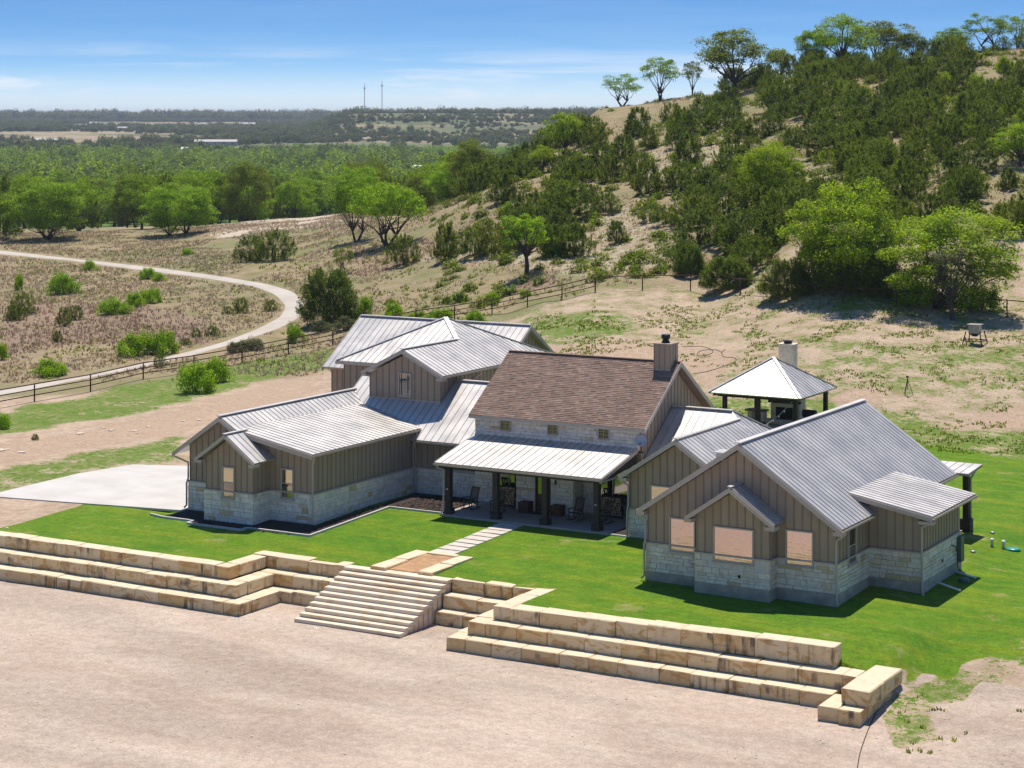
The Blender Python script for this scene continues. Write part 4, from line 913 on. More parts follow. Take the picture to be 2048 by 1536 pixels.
bed_sheet('driveway', [(-13.55,-5.0), (-13.55,0), (-13.55,9), (-22,5.2), (-24.9,4.1), (-25.6,0), (-26.2,-6.95), (-19.4,-5.95)], M['concrete'], .06)
bed_sheet('flower_bed', bed, M['mulch'], .05)
def chips(name, rects, mats, n, seed, zf):
    r = np.random.default_rng(seed); V = []; Q = []; mi = []
    for k in range(n):
        x0, x1, y0, y1 = rects[k % len(rects)]; x, y = r.uniform(x0, x1), r.uniform(y0, y1); s = r.uniform(.03, .08); a = r.uniform(0, 6.28); tl = r.uniform(-.4, .4)
        u = np.array((math.cos(a), math.sin(a), tl))*s; v = np.array((-math.sin(a), math.cos(a), r.uniform(-.4,.4)))*s*.45; c0 = np.array((x, y, -.1-.036*max(0,-y) + .075))
        b = len(V); V += [c0-u-v, c0+u-v, c0+u+v, c0-u+v]; Q.append((b, b+1, b+2, b+3)); mi.append(int(r.integers(0, len(mats))))
    o = link(name, fast_mesh(name, np.array(V), np.array(Q), mats, mi)); tag(o, kind='stuff'); return o
tag(chips('mulch_chips', [(-3.9,-.45,.85,4.8)]*3 + [(-4.9,-4.1,-6.5,.7), (-11.2,-5.0,-7.0,-6.3)], [M['mulch'], M['mulch_red'], M['mulch_red']], 2600, 4, -.24), 'shredded bark mulch in the bed beside the porch', 'mulch')
kb = empty('bed_kerb', (-8, -7, -.3), 'thin pale concrete kerb edging the mulch bed round the garage wing', 'kerb')
kp = [(-14.6,-6.45), (-13.5,-6.72), (-11.42,-6.72), (-11.42,-7.27), (-7.85,-7.27), (-7.85,-6.77), (-3.88,-6.77), (-3.88,.60), (-.40,.60)]
for a, b in zip(kp[:-1], kp[1:]):
    MB().bar((a[0], a[1], hz(*a)), (b[0], b[1], hz(*b)), .12, .2).build('kerb_segment', M['concrete'], kb)
o = bed_sheet('flower_bed', [(9.76,.3), (10.8,.3), (10.8,4.3), (9.76,4.3)], M['mulch'], .05)
MB().bar((9.8,.2,-.12), (10.9,.2,-.14), .12, .2).build('kerb_segment', M['concrete'], kb)

bed_sheet('landing', [(3.48,-10.54), (5.22,-10.54), (5.22,-7.25), (3.48,-7.25)], M['sand'], .035)
# ------------------------------------------------------------------ road
def road():
    up_ = [(-260,470),(0,500),(173,520),(289,532),(434,550.5),(542,568.5),(590,583),(612,606),(606,632),(567,655),(470,687),(361,718),(253,741),(120,768),(0,793),(-250,850)]
    lo_ = [(-260,477),(0,509),(145,522),(275,540),(398,555),(506,573),(548,590),(569,613),(556,635),(506,660),(434,688),(325,716),(173,750),(90,763),(0,777),(-250,826)]
    def dense(P, n=16):
        Q = []
        for a, b in zip(P[:-1], P[1:]): Q += [(a[0]+(b[0]-a[0])*k/n, a[1]+(b[1]-a[1])*k/n) for k in range(n)]
        Q.append(P[-1]); Q = np.array(Q); 
        for _ in range(14): Q[1:-1] = .25*Q[:-2] + .5*Q[1:-1] + .25*Q[2:]
        return Q
    A, B = dense(up_), dense(lo_); V = []; Fs = []; nw = 7
    for (ax, ay), (bx, by) in zip(A, B):
        pa, pb = hit(ax, ay)[0], hit(bx, by)[0]
        for k in range(nw):
            q = pa.lerp(pb, k/(nw-1)); V.append((q.x, q.y, hz(q.x, q.y) + (.05 if 0 < k < nw-1 else -.05)))
    n = len(A); Q = grid_faces(n, nw)
    o = link('road', fast_mesh('road', np.array(V), Q, M['road'], smooth=True)); tag(o, kind='structure')
road()

# ------------------------------------------------------------------ pipe fences
def fence(posts, rails, label, hgt=1.42, r=.05):
    base = [hit(*p)[0] for p in posts]
    e = empty('pipe_fence', base[0], label, 'fence')
    tops = []
    for b in base: MB().tube([(b.x, b.y, b.z-.25), (b.x, b.y, b.z+hgt)], r*1.15, 8).build('post', M['pipe_rust'], e, True); tops.append(b)
    for h in rails:
        for a, b in zip(tops[:-1], tops[1:]):
            k = max(2, int((a-b).length/2.5)); pts = [a.lerp(b, i/k) for i in range(k+1)]
            MB().tube([(q.x, q.y, q.z+h) for q in pts], r*(.95 if h > 1.2 else .8), 6).build('rail', M['pipe_rust'], e, True)
    return e
fence([(-150,842),(-45,824),(69,803),(181,783),(286.5,758),(388,743),(484,726),(577,708),(665.6,690),(750,668),(832,650),(909,640),(984,628),(1055,613),(1124,599),(1190.5,583)], (1.36, .93, .5), 'long rusty three-rail pipe fence between the house yard and the pale road')
fence([(1190.8,583),(1285,580),(1381,580),(1481,588),(1583,597),(1685.6,606),(1792.5,613),(1905,624),(2014,633),(2120,642),(2240,652)], (1.36,), 'rusty single-rail pipe fence along the foot of the hill')

# ------------------------------------------------------------------ pavilion behind the house
def pavilion():
    x0, x1, y0, y1, ez, az = .40, 6.98, 32.8, 39.45, 2.7, 4.88; cx, cy = (x0+x1)/2, (y0+y1)/2; gz = hz(cx, cy)
    e = empty('pavilion', (cx, cy, gz), 'open square pavilion with silver pyramid roof behind the house', 'pavilion'); ap = (cx, cy, az)
    metal_roof(e, [(x0,y0,ez), (x1,y0,ez), ap], Xd, w=.46, thick=.09); metal_roof(e, [(x1,y0,ez), (x1,y1,ez), ap], Yd, w=.46, thick=.09)
    metal_roof(e, [(x1,y1,ez), (x0,y1,ez), ap], Xd, False, thick=.09); metal_roof(e, [(x0,y1,ez), (x0,y0,ez), ap], Yd, False, thick=.09)
    for c_ in ((x0,y0), (x1,y0), (x1,y1)): MB().bar((c_[0],c_[1],ez+.035), (cx,cy,az+.045), .2, .04).build('hip_cap', M['galv'], e)
    for x, y in ((1.35,33.4), (3.75,33.4), (6.4,33.4), (6.4,38.8), (1.35,38.8)): MB().box((x-.13,y-.13,gz-.4), (x+.13,y+.13,ez-.05)).build('post', M['dark_wood'], e)
    MB().box((x0+.45,y0+.5,ez-.28), (x1-.45,y0+.72,ez-.06)).build('beam', M['dark_wood'], e); MB().box((x1-.72,y0+.5,ez-.28), (x1-.5,y1-.45,ez-.06)).build('beam', M['dark_wood'], e)
    for k in range(12):
        x = x0+.35+k*.54; MB().box((x-.03,y0+.02,ez-.20), (x+.03,y0+1.3,ez-.10)).build('rafter_tail', M['dark_wood'], e)
    MB().box((x0+.2,y0+.1,gz-.6), (x1-.2,y1,gz+.06)).build('pavilion_slab', M['concrete'], e)
    f = empty('outdoor_fireplace', (3.9, 38.3, gz), 'pale stone fireplace with square chimney under the pavilion', 'fireplace')
    MB().box((2.85,37.7,gz), (4.95,38.8,2.6)).build('body', M['limestone_warm'], f); MB().box((3.25,37.66,gz+.35), (4.45,37.71,gz+1.2)).build('firebox', M['soot'], f)
    MB().box((2.75,37.45,gz+1.5), (5.05,37.75,gz+1.66)).build('mantel', M['dark_wood'], f); MB().box((3.15,37.63,gz+1.75), (4.5,37.7,gz+2.3)).build('television', M['screen'], f)
    MB().box((2.6,37.2,gz+.0), (5.15,37.7,gz+.4)).build('hearth', M['paver'], f)
    MB().box((3.3,38.0,2.5), (4.4,38.7,5.56)).build('chimney', M['limestone_warm'], f); MB().box((3.24,37.94,5.56), (4.46,38.76,5.63)).build('chimney_cap', M['limestone_warm'], f)
    MB().lathe([(.28,0), (.28,.14), (.34,.16), (.34,.20), (.05,.24)], (3.85,38.35,5.63)).build('flue', M['black_metal'], f)
    c = empty('counter', (1.9, 37.6, gz), 'low pale counter with cedar top beside the outdoor fireplace', 'counter')
    MB().box((1.3,37.3,gz), (1.6,37.9,gz+.85)).build('base', M['limestone_warm'], c); MB().box((2.2,37.3,gz), (2.5,37.9,gz+.85)).build('base', M['limestone_warm'], c); MB().box((1.15,37.2,gz+.85), (2.6,38.0,gz+.95)).build('top', M['cedar'], c)
    g = empty('grill', (5.8, 37.2, gz), 'black barrel grill beside the pavilion fireplace', 'grill')
    MB().tube([(5.35,37.4,gz+.95), (6.25,37.4,gz+.95)], .27, 12).build('barrel', M['black_metal'], g, True)
    for x in (5.5, 6.15):
        for y in (37.2, 37.6): MB().bar((x,y,gz-.3), (x,y,gz+.8), .04, .04).build('leg', M['black_metal'], g)
    s = empty('string_lights', (6.2, 33.3, 2.5), 'string of white bulbs hanging from the pavilion corner', 'string lights')
    a, b = Vector((6.25,33.25,2.45)), Vector((4.6,31.6,.75)); pts = []
    for i in range(13): t_ = i/12; q = a.lerp(b, t_); q.z -= .18*math.sin(math.pi*t_); pts.append(q)
    MB().tube(pts, .022, 5).build('cord', M['trim'], s)
    for q in pts[3::2]: MB().lathe([(.02,0), (.06,-.07), (.05,-.13), (.01,-.16)], (q.x,q.y,q.z), 8).build('bulb', M['bulb'], s, True)
    MB().box((4.52,31.52,gz-.3), (4.68,31.68,.85)).build('anchor_post', M['dark_wood'], s)
pavilion()

# ------------------------------------------------------------------ porch furniture
def rocker(loc, rz, label):
    e = bpy.data.objects.new('rocking_chair', None); e.empty_display_size = .2; col.objects.link(e); e.location = loc; e.rotation_euler = (0, 0, rz); tag(e, label, 'chair', 'rocking chairs on the porch')
    w = M['chair_wood']
    def part(n, f):
        mb = MB(); f(mb); o = link(n, mb.mesh(n, w)); o.parent = e
    for s in (-1, 1):
        x = s*.27
        part('rocker_runner', lambda mb: [mb.bar((x, -.48+.12*i, .02+.035*((i-4)/4)**2*2), (x, -.48+.12*(i+1), .02+.035*((i-3)/4)**2*2), .045, .045) for i in range(8)])
        part('leg', lambda mb: mb.bar((x, -.24, .03), (x, -.24, .62), .045, .045)); part('leg', lambda mb: mb.bar((x, .22, .03), (x, .24, .5), .045, .045))
        part('armrest', lambda mb: mb.bar((x*1.06, -.32, .63), (x*1.06, .26, .60), .09, .03)); part('back_post', lambda mb: mb.bar((x*.93, .22, .40), (x*.93, .46, 1.12), .045, .035))
    part('seat', lambda mb: [mb.bar((-.27, -.25+.1*i, .42-.012*i), (.27, -.25+.1*i, .42-.012*i), .085, .025) for i in range(5)])
    part('backrest', lambda mb: [mb.bar((-.19+.064*i, .235, .44), (-.19+.064*i, .455, 1.08+.03*math.sin(math.pi*(i+.5)/7)), .036, .014) for i in range(7)])
    part('top_rail', lambda mb: mb.bar((-.27, .455, 1.09), (.27, .455, 1.09), .03, .1)); part('bottom_rail', lambda mb: mb.bar((-.25, .24, .46), (.25, .24, .46), .03, .06))
rocker((.35, 2.15, 0), R(-8), 'rocking chair farthest left on the porch, beside the mulch bed'); rocker((2.1, 2.0, 0), R(5), 'rocking chair partly hidden by the second porch post from the left')
rocker((6.75, 2.2, 0), R(-6), 'rocking chair just right of the front door, by the brown cube table'); rocker((8.35, 2.25, 0), R(-20), 'rocking chair farthest right on the porch, behind the last post')
def cube_table(x, y, label):
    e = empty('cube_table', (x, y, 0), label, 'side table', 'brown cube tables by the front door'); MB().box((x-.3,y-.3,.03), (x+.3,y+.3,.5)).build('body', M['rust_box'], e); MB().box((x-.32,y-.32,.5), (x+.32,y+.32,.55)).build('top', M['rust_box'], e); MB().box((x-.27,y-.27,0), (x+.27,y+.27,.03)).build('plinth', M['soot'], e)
cube_table(3.35, 2.85, 'rusty brown cube table left of the front door'); cube_table(5.3, 2.85, 'rusty brown cube table right of the front door')
def rack(x0, x1, y, label, seed):
    e = empty('firewood_rack', ((x0+x1)/2, y, 0), label, 'firewood rack', 'firewood racks on the porch'); r = random.Random(seed); mt = M['black_metal']
    for x in (x0, x1):
        MB().tube([(x,y-.18,0), (x,y-.18,1.05), (x,y-.1,1.2), (x,y,1.25), (x,y+.1,1.2), (x,y+.18,1.05), (x,y+.18,0)], .022, 6).build('end_frame', mt, e, True)
    for yy in (-.15, .15): MB().bar((x0,y+yy,.12), (x1,y+yy,.12), .04, .04).build('bottom_bar', mt, e)
    z = .22; k = 0
    while z < 1.05:
        x = x0+.09+(.06 if k % 2 else 0)
        while x < x1-.07:
            rad = r.uniform(.055, .085); o = MB().tube([(x,y-.22+r.uniform(-.03,.03),z), (x,y+.2,z)], rad, 7); o.m[-1] = 1; o.m[-2] = 1; o.build('log', [M['log_bark'], M['log_end']], e); x += rad*2+.01
        z += .135; k += 1
rack(1.05, 2.35, 3.75, 'black iron firewood rack full of split logs under the left porch window', 3); rack(7.15, 8.75, 3.85, 'black iron firewood rack full of split logs under the right porch window', 8)
mt_ = MB().box((3.75,2.55,.0), (4.65,3.1,.018)).build('door_mat', M['mat_rubber']); tag(mt_, 'black rubber mat before the front door', 'door mat')
for i, x in enumerate((-.0, 8.9)):
    pl = MB().lathe([(.015,0), (.05,.02), (.055,.06), (.03,.09)], (x, .31, 1.28), 10); o = pl.build('post_camera', M['pvc'], None, True); tag(o, 'small white camera on the ' + ('leftmost' if i == 0 else 'rightmost') + ' porch post', 'camera')
ds = empty('satellite_dish', (9.75, 3.95, 3.9), 'pale grey satellite dish on the corner of the shingle-roofed block', 'satellite dish')
dsm = MB().lathe([(.02,.0), (.15,.015), (.27,.05), (.33,.09), (.335,.10), (.27,.065), (.15,.03), (.01,.02)], (0,0,0), 18); do_ = dsm.build('reflector', M['dish'], None, True); do_.location = (.02,-.12,.28); do_.rotation_euler = (R(62), 0, R(12)); do_.parent = ds
MB().tube([(9.7,3.97,3.55), (9.72,3.97,3.9), (9.76,3.88,4.16)], .025, 8).build('mast_arm', M['black_metal'], ds); MB().bar((9.5,3.98,3.55), (9.8,3.98,3.55), .06, .06).build('foot', M['black_metal'], ds)
path_tube(ds, 'feed_arm', [(9.77,3.8,4.1), (9.79,3.5,4.02), (9.79,3.45,4.1)], .015, M['black_metal'])

# ------------------------------------------------------------------ yard things
def feeder():
    b, d = hit(1950, 688); e = empty('game_feeder', b, 'square metal game feeder on splayed legs out in the dry yard', 'feeder'); x, y, z = b
    MB().box((x-.4,y-.4,z+.85), (x+.4,y+.4,z+1.5)).prism([(x-.53,y-.53,z+1.5), (x+.53,y-.53,z+1.5), (x+.53,y+.53,z+1.5), (x-.53,y+.53,z+1.5)], (0,0,.05)).build('hopper', M['galv_box'], e)
    mb = MB(); mb.add([(x-.4,y-.4,z+.85), (x+.4,y-.4,z+.85), (x+.4,y+.4,z+.85), (x-.4,y+.4,z+.85), (x-.15,y-.15,z+.6), (x+.15,y-.15,z+.6), (x+.15,y+.15,z+.6), (x-.15,y+.15,z+.6)], [(0,1,5,4), (1,2,6,5), (2,3,7,6), (3,0,4,7), (4,5,6,7)]); mb.build('funnel', M['black_metal'], e)
    for s in (-1, 1):
        for t_ in (-1, 1): MB().bar((x+s*.8,y+t_*.8,z-.2), (x+s*.55,y+t_*.55,z+1.0), .07, .07).build('leg', M['black_metal'], e)
    for s in (-1, 1): MB().bar((x-.74,y+s*.74,z+.3), (x+.74,y+s*.74,z+.3), .05, .05).build('brace', M['black_metal'], e); MB().bar((x+s*.74,y-.74,z+.3), (x+s*.74,y+.74,z+.3), .05, .05).build('brace', M['black_metal'], e)
feeder()
def tripod():
    b, d = hit(1815, 790); e = empty('sprinkler_tripod', b, 'thin dark tripod sprinkler standing in the yard grass', 'sprinkler'); x, y, z = b
    for k in range(3): a = 2.1*k+.4; MB().tube([(x+.42*math.cos(a),y+.42*math.sin(a),z-.05), (x,y,z+1.15)], .022, 5).build('leg', M['black_metal'], e)
    MB().tube([(x,y,z+.4), (x,y,z+1.3)], .03, 6).build('riser', M['black_metal'], e); MB().box((x-.09,y-.05,z+1.25), (x+.09,y+.05,z+1.35)).build('head', M['black_metal'], e)
tripod()
def hose(pts, label, r=.028):
    W = []
    P = [Vector((a, b)) for a, b in pts]
    for i in range(len(P)-1):
        p0, p1, p2, p3 = P[max(i-1,0)], P[i], P[i+1], P[min(i+2,len(P)-1)]
        for k in range(6):
            t_ = k/6; q = .5*((2*p1)+(p2-p0)*t_+(2*p0-5*p1+4*p2-p3)*t_*t_+(3*p1-p0-3*p2+p3)*t_**3); w, _ = hit(q.x, q.y); W.append((w.x, w.y, w.z+r*.6))
    o = MB().tube(W, r, 5).build('garden_hose', M['hose'], None, True); tag(o, label, 'hose')
hose([(1388,748),(1420,742),(1455,730),(1472,722),(1468,716),(1448,714),(1444,705),(1452,698)], 'dark hose snaking over bare soil left of the pavilion'); hose([(1365,694),(1400,693),(1420,698),(1425,706),(1405,712),(1394,711),(1402,702),(1430,700),(1445,706)], 'dark hose loop lying on bare soil beyond the chimney')
hose([(1715,1536),(1722,1500),(1745,1440),(1775,1385),(1790,1345)], 'thin dark cable crossing the gravel past the right wall end', .02)
def put(px, py): return hit(px, py)[0]
b = put(2026, 1100); o = MB().lathe([(.36,0), (.38,.05), (.3,.1), (.1,.12)], b, 18).build('septic_lid', M['green_plastic'], None, True); tag(o, 'round turquoise septic lid in the right lawn', 'lid')
for i, (x_, y_) in enumerate(((1984,1093), (2007,1097))):
    b = put(x_, y_); o = MB().lathe([(.08,-.1), (.08,.28), (.11,.28), (.11,.36), (.04,.42)], b, 12).build('vent_pipe', M['pvc'], None, True); tag(o, ('left' if i == 0 else 'right') + ' one of the two short white vent pipes in the lawn', 'pipe', 'vent pipes in the lawn')
for i, (x_, y_) in enumerate(((1985,1067), (1946,1105))):
    b = put(x_, y_); o = MB().lathe([(.13,-.05), (.13,.07), (.1,.1), (.02,.1)], b, 12).build('cleanout_cap', M['galv_box'], None, True); tag(o, 'grey cleanout cap in the lawn ' + ('behind the white vent pipes' if i == 0 else 'nearest the stone wall corner'), 'cap', 'cleanout caps in the lawn')
o = MB().tube([(27.15,-.9,-.25), (28.35,-1.0,-.5)], .05, 8).build('drain_pipe', M['pvc'], None, True); tag(o, 'white plastic drain pipe lying nearer the stone corner', 'pipe', 'drain pipes by the east wall')
o = MB().tube([(27.15,1.9,-.3), (28.2,1.9,-.52)], .05, 8).build('drain_pipe', M['pvc'], None, True); tag(o, 'white plastic drain pipe lying under the green electric box', 'pipe', 'drain pipes by the east wall')
b = Vector((27.9, 1.0, hz(27.9, 1.0))); o = MB().lathe([(.26,-.05), (.26,.12), (.2,.17), (.02,.17)], b, 12).build('valve_box', M['green_box'], None, True); tag(o, 'small grey-green valve lid in the shade of the east wall', 'lid')
def rock_mesh(seed):
    import bmesh
    bm = bmesh.new(); bmesh.ops.create_icosphere(bm, subdivisions=1, radius=1); r = random.Random(seed)
    for v in bm.verts: v.co = Vector((v.co.x*r.uniform(.7,1.2), v.co.y*r.uniform(.7,1.2), v.co.z*r.uniform(.35,.6)))
    me = bpy.data.meshes.new('rock'); bm.to_mesh(me); bm.free(); me.materials.append(M['stone_white_rock']); return me
RK = [rock_mesh(i) for i in range(5)]
rr = random.Random(12)
for k in range(24):
    P_ = rr.choice([(160,878,30,6), (240,862,34,6), (300,853,30,5), (385,840,30,6), (430,838,10,6), (120,868,40,8), (20,905,24,6), (8,1056,16,6), (70,640,60,20), (95,695,40,10)])
    b, d = hit(P_[0]+rr.uniform(-1,1)*P_[2], P_[1]+rr.uniform(-1,1)*P_[3]); o = link('rock', rr.choice(RK)); s = rr.uniform(.10, .30); o.location = (b.x, b.y, b.z+.02); o.scale = (s*rr.uniform(.8,1.6), s, s*rr.uniform(.5,1)); o.rotation_euler = (0, 0, rr.uniform(0, 6)); tag(o, 'loose pale limestone rock on the ground left of the house', 'rock', 'loose pale rocks left of the house')

# loose pebbles on the court: uncountable
def pebbles():
    r = np.random.default_rng(3); n = 900; d = r.uniform(72, 100, n); px = r.uniform(-60, 2120, n); s_ = (px-CX)/F; X = CAM[0]+d*(FW[0]+RT[0]*s_); Y = CAM[1]+d*(FW[1]+RT[1]*s_); Z = terr(X, Y)
    k = (Z < -2.0); X, Y, Z = X[k], Y[k], Z[k]; n = len(X); sz = r.uniform(.02, .055, n)
    base = np.array([(1,0,0), (0,1,0), (-1,0,0), (0,-1,0), (0,0,.8), (0,0,-.5)]); tri = np.array([(0,1,4), (1,2,4), (2,3,4), (3,0,4), (1,0,5), (2,1,5), (3,2,5), (0,3,5)])
    J = base[None]*r.uniform(.6, 1.3, (n, 6, 1))*sz[:, None, None] + np.stack([X, Y, Z], 1)[:, None]
    Q = (tri[None] + (np.arange(n)*6)[:, None, None]).reshape(-1, 3)
    o = link('pebbles', fast_mesh('pebbles', J.reshape(-1, 3), Q, M['stone_white_rock'])); tag(o, 'loose pale pebbles strewn over the gravel court', 'pebbles', kind='stuff')
pebbles()

# ------------------------------------------------------------------ vegetation
def leaf_quads(C, N, size, rg, flat=.85, asp=.55):
    """diamond leaves at C (n,3), loosely facing N; returns verts, faces"""
    n = len(C); T = rg.normal(size=(n, 3)) + N*flat*2; T /= np.linalg.norm(T, axis=1)[:, None]
    U = np.cross(T, rg.normal(size=(n, 3))); U /= np.linalg.norm(U, axis=1)[:, None]; W = np.cross(T, U)
    s = (size*rg.uniform(.6, 1.35, n))[:, None]
    V = np.stack([C-U*s, C-W*s*asp, C+U*s, C+W*s*asp], 1).reshape(-1, 3)
    return V, np.arange(4*n).reshape(-1, 4)
def unit_dirs(n, rg):
    v = rg.normal(size=(n, 3)); return v/np.linalg.norm(v, axis=1)[:, None]
def oak_proto(seed, H=8., W=9., base=.24, nc=62, nl=170, ls=.125, stems=1, low=-.45):
    rg = np.random.default_rng(seed); cz = H*(base + (1-base)*.52); rz = H*(1-base)*.5
    C = []
    while len(C) < nc:
        v = unit_dirs(1, rg)[0]; r = rg.uniform(.5, 1.0)
        if v[2] < low: continue
        lob = .82 + .3*math.sin(3*math.atan2(v[1], v[0]) + seed) * .6
        p = np.array((v[0]*W/2*r*lob, v[1]*W/2*r*lob, cz + v[2]*rz*r)); rc = W*rg.uniform(.075, .135)
        if all(np.linalg.norm(p-q[0]) > .62*rc for q in C): C.append((p, rc))
    P = []; NN = []
    for p, rc in C:
        d = unit_dirs(nl, rg); d[:, 2] = np.where(rg.random(nl) < .7, np.abs(d[:, 2]), d[:, 2]); rr_ = rc*rg.uniform(.45, 1.08, nl)[:, None]
        q = p + d*rr_*np.array((1, 1, .72)); P.append(q); NN.append(d*.5+np.array((0, 0, .85)))
    V, Q = leaf_quads(np.concatenate(P), np.concatenate(NN), ls, rg)
    tb = MB(); fork = H*base*.75
    for s in range(stems):
        a = 2*math.pi*s/stems + seed; bx, by = (.25*math.cos(a), .25*math.sin(a)) if stems > 1 else (0, 0); lean = .9 if stems > 1 else .25
        f = np.array((bx + lean*math.cos(a), by + lean*math.sin(a), fork))
        r0 = .30 if stems == 1 else .2
        tb.tube([(bx, by, -.5), (bx, by, .0), tuple(.5*(f+np.array((bx, by, 0))) + np.array((.06, -.05, 0))), tuple(f)], [r0*1.35, r0*1.1, r0*.9, r0*.75], 8)
        mine = [c for i, c in enumerate(C) if i % stems == s]
        rg.shuffle(mine)
        for p, rc in mine[:max(6, 14//stems)]:
            m = f*.5 + p*.5 + np.array((0, 0, -.12*H*.3)) + rg.normal(size=3)*.15
            tb.tube([tuple(f - np.array((0, 0, .1))), tuple(f*.75+p*.25+np.array((0, 0, .05))), tuple(m), tuple(p)], [r0*.55, r0*.42, r0*.27, .03], 5)
    return tb.mesh('trunk', M['bark'], True), (V, Q)
def juniper_proto(seed, H=4.2, W=4.6, n=190, nl=95, ls=.082, point=.55, lb=1.):
    rg = np.random.default_rng(seed); P = []; NN = []
    for k in range(n):
        a = rg.uniform(0, 2*math.pi); u = rg.random()**1.25; lob = 1 + lb*(.22*math.sin(2*a+seed) + .15*math.sin(5*a+2*seed))
        z0 = H*(.0 + .84*u); rad = W/2*lob*(1 - (max(z0/H-.12, 0)/.92)**1.6)**.75*rg.uniform(.25, 1.0)**.55
        c0 = np.array((math.cos(a)*rad, math.sin(a)*rad, z0)); out = np.array((math.cos(a), math.sin(a), 0))
        ax = out*rg.uniform(.25, .7)*(1-u*.6) + np.array((0, 0, 1.)); ax /= np.linalg.norm(ax); L_ = H*rg.uniform(.14, .26)
        t = rg.random(nl)**.8; w = (.095*W)*(1-t*.85)
        q = c0 + ax*(t*L_)[:, None] + unit_dirs(nl, rg)*(w*rg.uniform(.4, 1, nl))[:, None]; P.append(q); NN.append(np.repeat((out*.28+np.array((0, 0, 1.)))[None], nl, 0))
    V, Q = leaf_quads(np.concatenate(P), np.concatenate(NN), ls, rg, 1.1, .42)
    tb = MB()
    for k in range(4):
        a = k*1.7+seed; tb.tube([(.12*math.cos(a), .12*math.sin(a), -.5), (.14*math.cos(a), .14*math.sin(a), .1), (.25*math.cos(a), .25*math.sin(a), H*.25), (.2*math.cos(a+.4), .2*math.sin(a+.4), H*.5)], [.09, .08, .05, .015], 6)
    return tb.mesh('trunk', M['bark'], True), (V, Q)
def bush_proto(seed, H=2.2, W=3.4, nc=44, nl=130, ls=.075):
    rg = np.random.default_rng(seed); P = []; NN = []
    for k in range(nc):
        v = unit_dirs(1, rg)[0]; v[2] = abs(v[2]); r = rg.uniform(.45, .95); lob = 1+.2*math.sin(3*math.atan2(v[1], v[0])+seed)
        p = np.array((v[0]*W/2*r*lob, v[1]*W/2*r*lob, .12*H + v[2]*H*.72*r)); rc = W*rg.uniform(.10, .16)
        d = unit_dirs(nl, rg); q = p + d*(rc*rg.uniform(.4, 1.1, nl))[:, None]*np.array((1, 1, 1.1)); q[:, 2] = np.maximum(q[:, 2], .02); P.append(q); NN.append(d*.5+np.array((0, 0, .85)))
    V, Q = leaf_quads(np.concatenate(P), np.concatenate(NN), ls, rg, .5, .5)
    tb = MB()
    for k in range(6):
        a = k*1.05+seed; tb.tube([(.08*math.cos(a), .08*math.sin(a), -.3), (.3*math.cos(a), .3*math.sin(a), H*.3), (.7*math.cos(a), .7*math.sin(a), H*.65)], [.05, .04, .015], 5)
    return tb.mesh('stem', M['bark'], True), (V, Q)
PROTO = {'oak': [oak_proto(i, W=9+(i % 3), stems=(1, 3, 1, 2)[i % 4], low=(-.75, -.6, -.85, -.7)[i % 4]) for i in range(1, 7)],
         'spread': [oak_proto(20+i, H=7, W=11, base=.26, nc=62, nl=190, ls=.12, stems=3, low=-.45) for i in range(2)],
         'wide': [oak_proto(40+i, H=9, W=12, base=.0, nc=84, nl=430, ls=.105, stems=2, low=-.95) for i in range(3)],
         'sparse': [oak_proto(60+i, H=8, W=9, base=.22, nc=34, nl=170, ls=.12, stems=2, low=-.6) for i in range(3)],
         'slim': [oak_proto(70+i, H=8, W=7, base=.38, nc=42, nl=170, ls=.11, stems=1, low=-.7) for i in range(1)],
         'juniper': [juniper_proto(80+i, W=(4.6, 4.0, 5.2, 4.4, 3.6, 5.0)[i]) for i in range(6)],
         'cedar': [juniper_proto(120, H=4.4, W=5.0, n=620, nl=80, ls=.07, lb=.2)],
         'bush': [bush_proto(90+i) for i in range(5)]}
DIM = {'oak': (8, 9.6), 'spread': (7, 11), 'wide': (9, 12), 'sparse': (8, 9), 'slim': (8, 7), 'juniper': (4.2, 4.6), 'cedar': (4.4, 5.0), 'bush': (2.2, 3.6)}
CROWN = {}
def crown_mesh(kind, v, mat):
    k = (kind, v, mat)
    if k not in CROWN:
        V, Q = PROTO[kind][v][1]; CROWN[k] = fast_mesh('crown', V, Q, M[mat])
    return CROWN[k]
trng = random.Random(99)
def plant(name, cat, kind, mat, loc, w, h, label, group=None, v=None, rot=None):
    v = trng.randrange(len(PROTO[kind])) if v is None else v % len(PROTO[kind]); H0, W0 = DIM[kind]
    e = bpy.data.objects.new(name, None); e.empty_display_size = .5; col.objects.link(e); e.location = loc; e.rotation_euler = (0, 0, trng.uniform(0, 6.28) if rot is None else rot); e.scale = (w/W0, w/W0, h/H0)
    tag(e, label, cat, group)
    a = bpy.data.objects.new('stems' if kind == 'bush' else 'trunk', PROTO[kind][v][0]); b = bpy.data.objects.new('foliage' if kind == 'bush' else 'crown', crown_mesh(kind, v, mat))
    for o in (a, b): col.objects.link(o); o.parent = e
    return e
def crest(px):
    d = np.arange(250, 400, 2.); s = (px-CX)/F; X = CAM[0]+d*(FW[0]+RT[0]*s); Y = CAM[1]+d*(FW[1]+RT[1]*s); return d[np.argmax((terr(X, Y)-HC)/d)]
def by_px(name, cat, kind, mat, px, py, wpx, hpx, label, group=None, sky=False, d=None, v=None):
    if sky: d = crest(px) + (d or 0); p = at_d(px, d)
    elif d: p = at_d(px, d)
    else: p, d = hit(px, py)
    if sky: hpx = max(20, YH + F*(HC-p.z)/d - (py-hpx))
    return plant(name, cat, kind, mat, p, wpx*d/F, hpx*d/F, label, group, v), p, wpx*d/F
TAKEN = []
